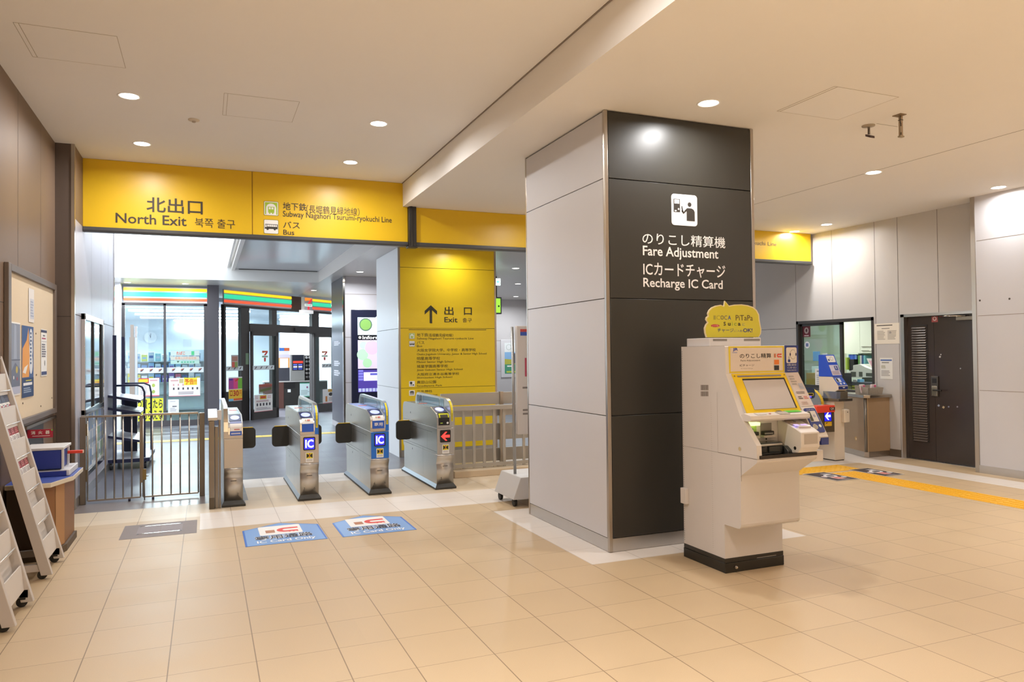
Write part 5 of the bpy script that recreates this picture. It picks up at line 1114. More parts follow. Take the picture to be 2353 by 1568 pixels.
# ------------------------------------------------------------------ passage right of the yellow pillar
pr = plY(21.4); A = rpx(pr, 1151, 781, 1184, 868)
t = thing('framed_poster', 'framed landscape poster on the pale wall right of the yellow pillar', 'poster', (A[0]+.5, 21.4, A[1]))
g = G(); g.box(A[0], A[0]+1.05, 21.37, 21.399, A[1], A[3], M('d4d2d4', .4), .01); part('frame', g, t)
p_ = plY(21.37); a0, b0, a1, b1 = A[0]+.12, A[1]+.12, A[0]+.95, A[3]-.1; h = b1-b0
g = G(); g.quad(p_, a0, b0, a1, b1, M('e4e8e8', .5), .002); g.quad(p_, a0, b0+.3*h, a1, b0+.7*h, M('88b4dc', .5), .003); g.poly(p_, [(a0, b0+.3*h), (a1, b0+.3*h), (a1, b0+.4*h), (a0, b0+.48*h)], M('b0b048', .5), .004); g.quad(p_, a0, b0, a1, b0+.3*h, M('4c9878', .5), .004)
g.quad(p_, a0+.28, b0+.33*h, a0+.7, b0+.66*h, M('3c4450', .5), .005); g.disc(p_, a0+.14, b0+.86*h, .09, M('b8c0bc', .5), .004); g.disc(p_, a0+.14, b0+.86*h, .075, M('e4e8e8', .5), .005); g.quad(p_, a0+.08, b0+.22*h, a0+.32, b0+.26*h, WHT, .005); g.quad(p_, a0+.06, b0+.03*h, a0+.6, b0+.08*h, M('c8d048', .5), .005)
part('print', g, t)
A = [at(1140, 683, Y=15.0), at(1153, 722, Y=15.0)]
t = thing('exit_lamp', 'green lit exit lamp box edge right of the yellow pillar', 'sign', (A[1].x, 15, A[1].z))
g = G(); g.box(A[0].x-.6, A[1].x, 15.0, 15.1, A[1].z, A[0].z, M('3a3c3a', .4), .006); part('housing', g, t)
pg = plY(15.0); g = G(); g.quad(pg, A[0].x-.58, A[1].z+.03, A[1].x-.03, A[0].z-.03, M('8ccf3a', .4, emit=1.0), .002); g.quad(pg, A[1].x-.09, A[1].z+.15, A[1].x-.05, A[1].z+.19, M('1f3a1a', .5), .004); part('lit_face', g, t)
g = G(); g.cyl((A[1].x-.1, 15.05, A[0].z), (A[1].x-.1, 15.05, ZF), .012, m=BLK, n=10); part('hanger', g, t)
A = [at(1139, 640, Y=13.6), at(1150, 656, Y=13.6)]
g = G(); g.box(A[0].x-.5, A[1].x, 13.6, 13.66, A[1].z, A[0].z, M('d8f0e4', .4, emit=.9)); g.quad(plY(13.6), A[1].x-.08, A[1].z+.05, A[1].x-.02, A[1].z+.09, M('50b890', .4), .002); g.box(A[1].x-.22, A[1].x-.2, 13.62, 13.64, A[0].z, ZF-.002, SS)
solo('exit_sign', g, 'small pale green lit exit sign hanging above the green lamp box', 'sign', (A[1].x, 13.6, A[1].z))
# tactile strip on the outside floor
g = G(); YT = M('e2c860', .5)
for i in range(20): x = -3+.45*i; g.box(x, x+.445, 15.45, 15.75, .0, .006, YT)
solo('tactile_paving', g, 'pale yellow tactile strip crossing the grey floor before the shop', 'tactile paving', (1, 15.6, 0))
# ------------------------------------------------------------------ door in the right-hand wall
DB = M('3a302c', .26, noise=.10, nscale=5); DFR = M('453b36', .4)
g = G(); p9 = plXr(9.5)
for a in ((DY0, DY0+.03, 0, 2.11), (DY1-.06, DY1, 0, 2.11), (DY0, DY1, 2.07, 2.11)): g.box(9.49, 9.62, *a)
g.box(9.485, 9.60, DY0+.03, DY1-.06, 0, .008, SSL)
dr = struct('door_1', g, DFR, 'dark brown steel double door with a louvred narrow leaf')
pd = plXr(9.56); DM = 7.44
g = G(); g.box(9.56, 9.60, DM+.002, DY1-.06, .01, 2.07); nl = part('narrow_leaf', g, dr, DB)
g = G(); y0, y1 = DM+.12, DY1-.14
g.box(9.555, 9.562, y0-.02, y1+.02, .26, 1.95, M('2a2420', .5))
for i in range(46):
    z = .28+.0362*i; g.prism([(9.556, y0, z), (9.540, y0, z-.014), (9.540, y0, z-.008), (9.556, y0, z+.016)], (0, y1-y0, 0), M('51463f', .35))
part('louvre', g, nl)
g = G(); g.box(9.56, 9.60, DY0+.03, DM-.002, .01, 2.07); wl = part('wide_leaf', g, dr, DB)
g = G(); A = rpx(pd, 2141, 727, 2155, 741); g.rect(pd, *A, .001, M('a8504c', .5), .001); g.disc(pd, (A[0]+A[2])/2, (A[1]+A[3])/2+.008, .03, M('e0d0cc', .5), .003); g.disc(pd, (A[0]+A[2])/2, (A[1]+A[3])/2+.008, .018, M('a8504c', .5), .004); part('sticker', g, wl)
g = G(); A = rpx(pd, 2142, 865, 2157, 911); g.rect(pd, A[0], A[1], A[2], A[3], .02, M('5c5854', .3, .6), 0, .004); g.rect(pd, A[0]+.012, A[1]+.01, A[2]-.012, A[1]+.15, .006, CHROME, .02, .003); g.rect(pd, A[0]+.02, A[1]+.19, A[2]-.02, A[3]-.03, .002, BLK, .02)
h_ = (A[1]+.09); g.cyl((9.54, -(A[0]+.08), h_), (9.49, -(A[0]+.08), h_), .011, m=BLK, n=12); g.tube([(9.49, -(A[0]+.07), h_), (9.49, -(A[0]+.07)-.13, h_)], .010, BLK, 10); part('handle', g, wl)
g = G(); A = rpx(pd, 2185, 722, 2236, 736)
g.box(9.50, 9.56, DY0+.04, DY0+.28, 1.985, 2.035, M('8c8478', .3, .7), .005); g.tube([(9.52, DY0+.15, 2.045), (9.46, DY0+.38, 2.05), (9.54, DY0+.56, 2.055)], .010, CHROME, 8); part('door_closer', g, wl)
g = G()
for (x, y, s, c) in ((2160, 820, .018, 'b8b4b0'), (2157, 932, .02, '98a0b0'), (2168, 936, .022, 'b8a480'), (2180, 935, .014, '8c90a8'), (2200, 935, .014, '908c94'), (2207, 847, .012, 'a8a8a8'), (2162, 815, .012, 'c0bcb8')):
    A = pd.px(x, y); g.poly(pd, [(A[0]-s, A[1]-s*.4), (A[0]+s*.3, A[1]-s), (A[0]+s, A[1]+s*.2), (A[0]-s*.2, A[1]+s*.8)], M(c, .7), .0015)
part('scuff_mark', g, wl)
# ------------------------------------------------------------------ ticket-office window and the office behind it
g = G()
for a in ((WY0, WY0+.04, WZ0, WZ1), (WY1-.045, WY1, WZ0, WZ1), (WY0, WY1, WZ1-.05, WZ1), (WY0, WY1, WZ0, WZ0+.03)): g.box(9.49, 9.62, *a)
win = struct('window_1', g, M('3d3936', .4), 'dark-framed ticket office window, its right half open')
SY0, SY1 = 9.06, WY1-.05
g = G()
for a in ((SY0, SY0+.05, WZ0+.03, WZ1-.05), (SY1-.04, SY1, WZ0+.03, WZ1-.05), (SY0, SY1, WZ1-.09, WZ1-.05), (SY0, SY1, WZ0+.03, WZ0+.08)): g.box(9.535, 9.575, *a)
sash = part('sliding_sash', g, win, M('35322f', .4))
g = G(); g.box(9.552, 9.558, SY0+.05, SY1-.04, WZ0+.08, WZ1-.09); part('pane', g, sash, glass('e4efec', .04))
pg = plXr(9.552)
def rg(x0, y0, x1, y1): return rpx(pg, x0, y0, x1, y1)
sheet('sticker', pg, *rg(1845, 750, 1862, 775), [('o', .2, .3, .8, .9, 'b8a8a8'), ('o', .38, .45, .62, .78, '4a2c34'), ('l', .2, .05, .8, .2, 'd8c8c8', 1)], 'dark red square sticker in the upper corner of the office window pane', 'sticker', base='6a2434')
g = G(); A = rg(1849, 785, 1861, 801); g.disc(pg, (A[0]+A[2])/2, (A[1]+A[3])/2, (A[3]-A[1])/2, M('eef0f4', .5), .002); g.quad(pg, A[0]+.03, A[1]+.03, A[2]-.03, A[3]-.03, M('7080b0', .5), .003); solo('sticker', g, 'round white sticker below the dark red one on the office window', 'sticker', pg.P(A[0], A[1]))
sheet('notice', pg, *rg(1874, 848, 1900, 898), [('l', .15, .84, .9, .93, '8a8a8a', 1), ('l', .12, .1, .9, .75, 'c8c8c8', 7)], 'white printed sheet on the lower part of the office window pane', 'notice')
# office
OW = M('cfd2bd', .6)
g = G(); g.box(12.6, 12.7, 6.8, 13.6, 0, 2.62); g.box(9.62, 12.6, 13.5, 13.6, 0, 2.62); g.box(9.62, 12.6, 6.8, 6.9, 0, 2.62); struct('wall_office', g, OW)
g = G(); g.box(9.62, 12.7, 6.8, 13.6, 2.62, 2.7); struct('ceiling', g, M('d8dcd0', .6))
g = G(); g.box(9.62, 12.7, 6.8, 13.6, -.1, 0); struct('floor', g, M('9a9a8c', .5))
for k, (x, y) in enumerate(((11.0, 9.2), (11.0, 11.6))):
    t = thing('office_light', ('nearer', 'farther')[k]+' twin fluorescent fitting on the ticket office ceiling', 'ceiling light', (x, y, 2.6), 'office ceiling lights')
    g = G(); g.box(x-.62, x+.62, y-.11, y+.11, 2.585, 2.619, WHT); part('housing', g, t)
    g = G()
    for d in (-.05, .05): g.cyl((x-.58, y+d, 2.57), (x+.58, y+d, 2.57), .015, m=M('f4fff8', .4, emit=12), n=10)
    part('tube', g, t)
    la = bpy.data.lights.new('office_lamp', 'AREA'); la.shape = 'RECTANGLE'; la.size = 1.1; la.size_y = .2; la.energy = 30; la.color = (.98, 1, .95)
    o = bpy.data.objects.new('lamp', la); COL.objects.link(o); o.location = (0, 0, -.06); o.parent = t; LOC[o.name] = LOC[t.name]
po = plXr(12.2)
def at_o(x, y, X): p = plXr(X); return p.px(x, y)
CAB = M('dfe4d4', .5)
a0, b1 = at_o(1941, 742, 12.0); a1, b0 = at_o(2014, 812, 12.0); am = at_o(1977, 780, 12.0)[0]
t = thing('wall_cabinet', 'pale double-door cabinet high on the office wall', 'cabinet', (12.2, -(a0+a1)/2, b0))
g = G(); g.box(12.0, 12.59, -a1-.1, -a0, b0, b1+.12, CAB); part('body', g, t)
g = G(); g.box(11.985, 12.0, -am+.004, -a0, b0, b1+.12, CAB); part('door', g, t); g = G(); g.box(11.985, 12.0, -a1-.1, -am-.004, b0, b1+.12, CAB); part('door', g, t)
g = G(); q = plXr(11.985); g.tube([(11.97, -am-.05, b0+.05), (11.97, -a1-.05, b0+.05)], .006, SS, 6); g.tube([(11.97, -am-.05, b0+.13), (11.97, -a1-.05, b0+.13)], .006, SS, 6); part('rail', g, t)
a0, b1 = at_o(1941, 812, 12.3); a1, b0 = at_o(2014, 880, 12.3)
g = G(); g.box(12.35, 12.55, -a1-.1, -a0, b0-.4, b1, M('d8ead8', .5)); solo('back_panel', g, 'pale green panel behind the office copier', 'panel', (12.4, -a0-.4, b0-.4))
def blk(x0, y0, x1, y1, X, D, c, name, label, cat, group=None, bev=.004):
    a, b = at_o(x0, y1, X); c1, d = at_o(x1, y0, X); g = G(); g.box(X, X+D, -c1, -a, b, d, c if not isinstance(c, str) else M(c, .5), bev); return solo(name, g, label, cat, (X+D/2, -(a+c1)/2, b), group=group)
blk(1950.6, 826, 1962, 852, 12.0, .25, '2a2a2c', 'binder_box', 'black rack under the blue binders in the ticket office', 'rack')
for i, c in enumerate(('3c62b8', '3a5cc0', '4468c4', '3858b0', '3c62b8', '6a8cc8')): blk(1950+3.1*i, 815+(i % 2), 1952.6+3.1*i, 826, 12.02, .2, c, 'binder', 'blue binder in the row on the office shelf', 'binder', 'blue binders in the office', 0)
for i, (c, n_) in enumerate((('5c8c4c', 'green'), ('b8b8b4', 'grey'), ('34507c', 'dark blue'), ('6aa8b0', 'teal'))): blk(1972+4.2*i, 817, 1975.4+4.2*i, 842, 12.0, .2, c, 'file', n_+' upright file right of the blue binders in the office', 'file', None, 0)
blk(1943, 822, 1946.8, 850, 11.95, .2, '98b048', 'file', 'lime green file at the left end of the office shelf', 'file', None, 0)
cp = M('dfe3da', .45); X = 11.2
t = thing('copier', 'white office machine with openings behind the ticket window', 'copier', (X+.3, 9.2, .9)); g = G()
P_ = lambda x, y: at_o(x, y, X)
O = [(1948, 868), (1948, 855), (1960, 850), (1960, 840), (1975, 837), (1990, 845), (2014, 853), (2014, 868)]
g.prism([(X, -a, b) for a, b in (P_(*q) for q in O)], (.5, 0, 0), cp, .004); part('body', g, t)
q = plXr(X)
for x0, y0, x1, y1 in ((1955, 855, 1967, 866), (1974, 855, 1982, 866), (1990, 858, 2012, 865)): g = G(); a = rpx(q, x0, y0, x1, y1); g.quad(q, *a, M('5c6258', .5), .002); part('opening', g, t)
O = [(1991, 824), (2014, 824), (2014, 853), (2003, 849)]; g = G(); g.prism([(X+.1, -a, b) for a, b in (at_o(*q, X+.1) for q in O)], (.03, 0, 0), WHT)
p_ = plXr(X+.1); g.poly(p_, [at_o(*q, X+.1) for q in ((1996, 829), (2014, 829), (2014, 848), (2004, 845))], M('e8b4c4', .5), .002); part('lid', g, t, label='raised lid with a pink sheet')
blk(1918, 880, 2014, 884, 11.0, .22, '5c6068', 'office_desk', 'grey office desk edge behind the ticket window', 'desk')
t = thing('drawer_unit', 'small drawer unit with lime fronts under the office desk', 'drawers', (10.9, 9.2, .6)); Xd = 11.02
a, b = at_o(1957, 904, Xd); c, d = at_o(1981, 885.5, Xd); b -= .25; g = G(); g.box(Xd, Xd+.2, -c, -a, b, d, M('5a5e48', .5)); part('body', g, t)
for i in range(5):
    g = G(); z = d-.045-.055*i; g.box(Xd-.012, Xd, -c+.02, -a-.02, z, z+.035, M('b8c04c', .5), .002); part('drawer', g, t)
blk(1918, 886, 1956, 905, 11.1, .5, 'a8ac80', 'side_panel', 'olive desk panel left of the lime drawer unit', 'panel')
blk(1981, 869, 2014, 905, 11.25, .4, '7c8274', 'copier_stand', 'grey stand under the white office machine', 'stand')
blk(1929, 858, 1940, 882, 10.8, .18, '2c2c30', 'telephone', 'dark telephone on the office desk', 'telephone')
blk(1960, 873, 1968, 879, 11.0, .2, 'b4b8b8', 'desk_tray', 'grey desk tray in front of the white office machine', 'tray')
blk(1970, 872, 1976, 880, 11.0, .1, '6aa0c4', 'tape_holder', 'small blue holder beside the grey desk tray', 'holder')
blk(1853, 858, 1880, 900, 11.6, .25, 'b0904c', 'carton', 'brown cardboard carton seen through the office window pane', 'carton')
blk(1868, 808, 1882, 830, 12.2, .03, '5c9cd8', 'wall_chart', 'light blue chart on the office wall behind the pane', 'chart')
blk(1889, 812, 1900, 826, 12.2, .03, 'd8c8cc', 'wall_chart', 'pale pink chart on the office wall behind the pane', 'chart')
blk(1866, 843, 1900, 900, 12.0, .3, 'd4e2e0', 'locker', 'pale locker behind the office window pane', 'locker')
blk(1846, 850, 1856, 906, 11.9, .3, 'a4a894', 'locker', 'greyish green locker at the left of the office window pane', 'locker')
# counter below the window
t = thing('ticket_counter', 'brown-fronted steel counter below the ticket office window', 'counter', (9.25, 9.1, 0))
CN = [(9.498, 8.14), (9.03, 8.14), (9.03, 8.16), (9.34, 9.0), (9.36, 10.0), (9.498, 10.0)]
BF = M('b39878', .34, .15, noise=.04)
g = G(); g.prism([(9.497, 8.15, .085), (9.06, 8.15, .085), (9.02, 8.19, .085), (9.30, 9.0, .085), (9.36, 9.98, .085), (9.497, 9.98, .085)], (0, 0, .795), BF); part('body', g, t)
g = G(); g.prism([(9.497, 8.155, .003), (9.07, 8.155, .003), (9.03, 8.20, .003), (9.31, 9.0, .003), (9.37, 9.98, .003), (9.497, 9.98, .003)], (0, 0, .08), SS); part('kick_plate', g, t)
g = G(); g.prism([(9.497, 8.10, .882), (9.05, 8.10, .882), (8.985, 8.16, .882), (9.27, 9.0, .882), (9.32, 9.98, .882), (9.497, 9.98, .882)], (0, 0, .045), SS, .006); part('countertop', g, t)
g = G(); g.cyl((9.03, 8.17, .085), (9.03, 8.17, .88), .022, m=SSD, n=16); part('corner_post', g, t)
g = G(); f = Pl((9.02, 8.19, 0), (-.28, -.81, 0), (0, 0, 1)); A = f.px(1967, 1008)
g.disc(f, A[0], A[1], .03, M('d8b070', .5), .002); g.disc(f, A[0]+.01, A[1]-.005, .014, M('f0e0c0', .5), .003); part('pale_spot', g, t, label='pale round spot')  # pale disc with a smaller, lighter disc set off its centre
# basket of tissue packs
t = thing('basket', 'small grey woven basket at the end of the ticket counter', 'basket', (9.22, 8.3, .928))
A = [at(1994, 910, Y=8.2), at(2034, 884, Y=8.2)]
bx0, bx1 = 9.09, 9.38; BK = M('a8a094', .7, noise=.25, nscale=60)
g = G(); g.prism([(bx0+.015, 8.17, .928), (bx1-.015, 8.17, .928), (bx1-.015, 8.40, .928), (bx0+.015, 8.40, .928)], (0, 0, .012), BK)
for P4 in ([(bx0+.012, 8.17, .928), (bx1-.012, 8.17, .928), (bx1, 8.155, 1.03), (bx0, 8.155, 1.03)], [(bx0+.012, 8.40, .928), (bx1-.012, 8.40, .928), (bx1, 8.41, 1.06), (bx0, 8.41, 1.06)]): g.prism(P4, (0, .008, 0), BK)
for P4 in ([(bx0+.012, 8.17, .928), (bx0+.012, 8.40, .928), (bx0, 8.41, 1.06), (bx0, 8.155, 1.03)], [(bx1-.012, 8.17, .928), (bx1-.012, 8.40, .928), (bx1, 8.41, 1.06), (bx1, 8.155, 1.03)]): g.prism(P4, (.008, 0, 0), BK)
part('wall', g, t)
for i, (x, y, dx) in enumerate(((9.14, 8.30, -.02), (9.28, 8.26, .03))):
    tt = thing('tissue_pack', ('left', 'right')[i]+' pink and white tissue pack standing in the woven basket', 'tissue pack', (x, y, .945), 'tissue packs in the basket')
    g = G(); g.prism([(x-.05, y-.015, .945), (x+.05, y-.015, .945), (x+.05+dx, y, 1.075), (x-.05+dx, y, 1.075)], (0, .02, 0), M('ead8dc', .4), .005); part('pack', g, tt)
    g = G(); pt = Pl((x, y-.017, .945), (1, 0, 0), (dx*.0, .015, .13)); g.quad(pt, -.045+dx*.5, .05, .04+dx*.5, .075, M('c83c6c', .4), .004); g.quad(pt, .0+dx*.8, .09, .04+dx*.8, .12, M('d8588c', .4), .004); part('print', g, tt)
# notices on the recessed wall
def rw(x0, y0, x1, y1): return rpx(p9, x0, y0, x1, y1)
sheet('notice', p9, *rw(2010, 742, 2066, 791), [('t', .1, .86, .92, .95, '6a645c', 'お詫びとご案内') if 0 else ('l', .1, .86, .92, .95, '6a645c', 1), ('l', .3, .72, .7, .78, '8a847c', 1), ('l', .12, .2, .46, .66, 'bcb4a8', 7), ('l', .54, .2, .9, .66, 'bcb4a8', 7), ('o', .6, .5, .7, .6, 'a8a098')], 'large cream printed notice on the wall between window and door', 'notice', base='efe6d6')
sheet('notice', p9, *rw(2023, 823, 2051, 871), [('q', .05, .86, .95, .93, '5c78b8'), ('l', .15, .74, .85, .82, '8a8a84', 1), ('l', .1, .5, .55, .66, 'b8b498', 4), ('l', .1, .14, .8, .42, 'b8b4b0', 4)], 'smaller white notice with a blue heading under the large cream one', 'notice', base='eceae4')
# ------------------------------------------------------------------ wide gate at the right and the intercom post
gt = thing('ticket_gate', 'wide-aisle ticket gate with red scanner cap and blue arrow, behind the fare machine', 'ticket gate', (8.22, 9.2, 0))
GX0, GX1 = 7.97, 8.30
g = G(); g.box(GX0, GX1, 8.55, 10.0, .0, .80, SSD, .004); g.box(GX0, GX1, 8.05, 8.548, .43, .71, M('6c6050', .34, .55, noise=.04), .004); part('body', g, gt)
pF = plY(8.05); g = G(); A = rpx(pF, 1893, 943, 1910, 970); g.rr(pF, A[0], A[1], A[2], A[3], .008, .004, BLK, .001); g.quad(pF, A[0]+.008, A[1]+.008, A[2]-.006, A[3]-.008, M('1c1cd0', .4, emit=.9), .006)
cx, cy = (A[0]+A[2])/2, (A[1]+A[3])/2; k = (A[2]-A[0])/.13
g.poly(pF, [(cx+k*a, cy+k*b) for a, b in [(-.05, 0), (.0, .05), (.02, .05), (-.01, .015), (.045, .015), (.045, -.015), (-.01, -.015), (.02, -.05), (.0, -.05)]], LED, .008); part('display', g, gt, label='blue display with a pale arrow')
g = G(); A = rpx(pF, 1895, 969, 1911, 980); g.rect(pF, *A, .001, M('e0b428', .5), .001); g.poly(pF, [(A[0]+.02, A[1]+.03), (A[0]+.06, A[1]+.05), (A[2]-.04, A[3]-.01), (A[0]+.03, A[3]-.01)], M('2c2a22', .5), .003); part('caution_sticker', g, gt)
g = G(); g.prism([(GX0-.02, 8.03, .712), (GX1-.005, 8.03, .712), (GX1-.005, 8.21, .712), (GX0-.02, 8.21, .712)], (0, 0, .10), M('e84a34', .35), .008)
A = rpx(pF, 1899, 928, 1912, 937); g.quad(plY(8.03), GX1-.11, .74, GX1-.01, .785, M('3c2420', .5), .003); g.text(plY(8.03), 'QR', GX1-.095, .745, GX1-.03, .78, M('e8d8c8', .5), .005, .01); g.disc(plZ(.813), 8.12, 8.12, .04, M('f0e8e8', .3), .004); part('scanner_cap', g, gt, label='bright red scanner cap')
g = G(); n = 8; fl = [(8.24, .715)]+[(8.24+.3-.3*math.cos(math.pi/2*i/n), .80+.24*math.sin(math.pi/2*i/n)) for i in range(1, n+1)]+[(9.9, 1.04), (9.9, .802), (8.545, .802), (8.545, .715)]
g.profx(fl, GX1-.05, GX1-.0, M('b8c0c8', .25, .6)); 
for (y0, z0), (y1, z1) in zip(fl[:n], fl[1:n+1]): g.face([(GX1-.05, y0-.004, z0+.002), (GX1, y0-.004, z0+.002), (GX1, y1-.004, z1+.004), (GX1-.05, y1-.004, z1+.004)], M('e0c030', .4))
q = plXr(GX1-.05); g.rr(q, -9.7, .89, -8.36, 1.05, .05, .003, M('3a4256', .15), .001); g.quad(q, -8.8, .90, -8.42, .93, M('6a5ae0', .3, emit=.7), .006); part('side_fin', g, gt)
g = G(); A = rpx(pF, 1876, 912, 1886, 922); g.rr(plY(8.23), GX0-.02, .945, GX0+.11, .985, .015, .02, M('e0d024', .4), 0); g.rr(plY(8.23), GX0-.005, .953, GX0+.095, .978, .01, .004, BLK, .02); part('ticket_slot', g, gt, label='yellow-rimmed ticket slot')
t = thing('intercom_post', 'cream intercom post with a blue slanted head beside the ticket counter', 'intercom', (8.45, 8.3, 0))
IX0, IX1 = 8.37, 8.56; CP = M('e6d8c4', .45)
def fz(x, y): v = at(x, y, X=IX0); return v.y, v.z
g = G(); g.box(IX0, IX1, 8.12, 8.46, .012, .86, CP, .006); g.box(IX0+.01, IX1-.01, 8.13, 8.45, 0, .012, BLK); part('post', g, t)
g = G(); g.box(IX1-.06, IX1+.045, 8.06, 8.40, .55, .74, CP, .012); g.box(IX0-.02, IX1+.06, 8.02, 8.36, .86, .90, SSD, .004); g.box(IX0-.02, IX0+.05, 8.05, 8.30, .90, 1.0, M('9aa4bc', .2, .6)); g.box(IX0+.05, IX1, 8.05, 8.30, .90, 1.0, M('8a8274', .3, .6)); g.disc(plY(8.06), IX1-.0, .70, .008, BLK, .003); part('tray', g, t)
yb = 8.40
g = G(); g.profx([(yb, .90), (8.10, 1.0), (8.04, 1.03), (8.04, 1.08), (8.15, 1.21), (yb, 1.21)], IX0+.001, IX1-.001, CP, .004); part('neck', g, t)
g = G(); g.profx([(yb, 1.212), (8.14, 1.212), (8.29, 1.53), (yb, 1.53)], IX0, IX1, M('2c56d0', .4), .003); part('blue_head', g, t, label='bright blue wedge-shaped head')
f = Pl((IX0, 8.14, 1.212), (1, 0, 0), (0, .15, .318)); w = IX1-IX0
g = G(); g.slab(f, rrect(.02, .23, w-.02, .335, .012), .002, WHT, .001); g.disc(f, w*.55, .285, .03, M('5a5a78', .5), .004); g.disc(f, w*.55, .285, .026, WHT, .005); g.quad(f, .035, .25, .06, .28, NB, .005)
g.quad(f, .012, .02, w-.012, .185, M('d8d4e4', .5), .002); g.quad(f, w*.5, .1, w-.03, .17, M('4a5aa0', .5), .004); g.quad(f, w*.62, .12, w-.06, .16, WHT, .005)
for i in range(4): g.quad(f, .025, .035+.015*i, w*.8, .042+.015*i, M('b098a8', .5), .004)
part('sign_face', g, t)
f2 = Pl((IX0, 8.04, 1.08), (1, 0, 0), (0, .11, .13)); g = G(); g.rect(f2, .008, .01, w-.008, .16, .003, M('3458b8', .4), .001); g.rect(f2, .03, .07, w*.6, .14, .002, M('e0e4ec', .4), .004); g.rect(f2, .035, .075, .07, .135, .001, M('2a2e34', .3), .006); g.disc(f2, w*.4, .04, .018, M('d8d8d4', .4), .005); g.disc(f2, w*.75, .045, .014, WHT, .005); g.rect(plY(8.04), IX0+.008, 1.032, IX1-.008, 1.076, .002, NB, .0); g.poly(plY(8.04), [(IX0+w*.4, 1.065), (IX0+w*.7, 1.065), (IX0+w*.55, 1.045)], WHT, .004); part('intercom_panel', g, t)
# ------------------------------------------------------------------ floor decals, hatch and tactile strip
pz = plZ(0)
def decal(x0, x1, y0, ys, yt, label):
    t = thing('floor_decal', label, 'floor sticker', ((x0+x1)/2, y0, 0), 'blue IC card lane stickers'); xm = (x0+x1)/2; w = x1-x0
    g = G(); g.slab(pz, [(x0, y0), (x1, y0), (x1, ys), (xm, yt), (x0, ys)], .0015, M('7fa6dc', .4), .0005)
    for xa in (x0, x1-.016): g.quad(pz, xa, y0, xa+.016, ys, M('3f74cc', .4), .0026)
    d = M('5a8cd4', .4); g.quad(pz, x0, y0, x1, y0+.012, d, .0024); g.poly(pz, [(x0, ys), (x0, ys-.016), (xm, yt-.016), (xm, yt)], d, .0024); g.poly(pz, [(xm, yt), (xm, yt-.016), (x1, ys-.016), (x1, ys)], d, .0024); part('sheet', g, t)
    g = G(); g.slab(pz, rrect(xm-.20, y0+.34, xm+.17, y0+.69, .02), .0004, WHT, .0026); g.quad(pz, xm-.145, y0+.42, xm-.065, y0+.53, M('b88060', .5), .0036); l = .0036
    r = M('e0544c', .5); cx, cy = xm+.04, y0+.50; R = .085
    arc = [(cx-.01+R*.9*math.cos(math.radians(a)), cy+R*math.sin(math.radians(a))) for a in range(90, 271, 20)]; inn = [(cx-.005+R*.35*math.cos(math.radians(a)), cy+R*.4*math.sin(math.radians(a))) for a in range(270, 89, -20)]
    g.poly(pz, arc+[(cx+.095, cy-R), (cx+.095, cy-R*.4)]+inn+[(cx+.105, cy+R*.4), (cx+.105, cy+R)], r, l)
    for i in range(3): g.disc(pz, cx+.02+.035*i, cy-R-.006, .009, r, .0038, 10)
    g.text(pz, '専用通路', xm-.25, y0+.175, xm+.245, y0+.325, M('f4f4f6', .5), .0036, .055); g.text(pz, '専用通路', xm-.245, y0+.18, xm+.24, y0+.32, M('3c3a44', .5), .0044, .012)
    g.text(pz, 'IC Card Only', xm-.24, y0+.04, xm+.25, y0+.15, M('f4f6fa', .5), .0036, .02); part('print', g, t)
decal(.309, .985, 6.632, 7.24, 7.44, 'blue house-shaped floor sticker for IC cards, left one, in front of gate 7')
decal(1.113, 1.782, 6.625, 7.21, 7.425, 'blue house-shaped floor sticker for IC cards, right one, nearer the pillar')
t = thing('floor_hatch', 'grey marble floor hatch with two steel grip bars before the swing gate', 'floor hatch', (-.39, 7.65, 0))
g = G(); g.box(-.705, -.075, 7.36, 7.94, .0, .0012, M('8f8684', .65, spec=.2, noise=.05)); part('frame', g, t)
g = G(); g.box(-.58, -.20, 7.50, 7.86, .0012, .0022, M('989092', .65, spec=.2, noise=.05)); g.box(-.39, -.386, 7.5, 7.86, .0022, .0026, LINE); part('lid', g, t)
for y in (7.52, 7.84):
    g = G(); g.box(-.56, -.22, y-.006, y+.006, .0022, .004, CHROME); g.disc(pz, -.565, y, .012, BLK, .0035); g.disc(pz, -.215, y, .012, BLK, .0035); part('grip_bar', g, t)
t = thing('tactile_paving', 'bright yellow tactile strip leading along the right-hand side to the wide gate', 'tactile paving', (7.8, 6, 0)); TY = M('e9ad1c', .5)
g = G()
def pt_(a, b): return pz.px(a, b)
X0, X1 = 7.49, 7.89
for i in range(27):
    y0 = -4+.42*i
    if y0+.41 < 7.46:
        g.box(X0, X1, y0, y0+.41, .0, .003, TY)
        for j in range(4): x = X0+.06+.093*j; g.box(x-.014, x+.014, y0+.04, y0+.37, .003, .007, TY)
part('strip', g, t)
g = G(); g.box(6.90, 8.12, 7.42, 7.84, 0, .0032, TY)
for i in range(13):
    for j in range(5): x, y = 6.97+.09*i, 7.47+.08*j; g.cyl((x, y, .003), (x, y, .007), .016, .010, TY, 10)
part('warning_block', g, t)
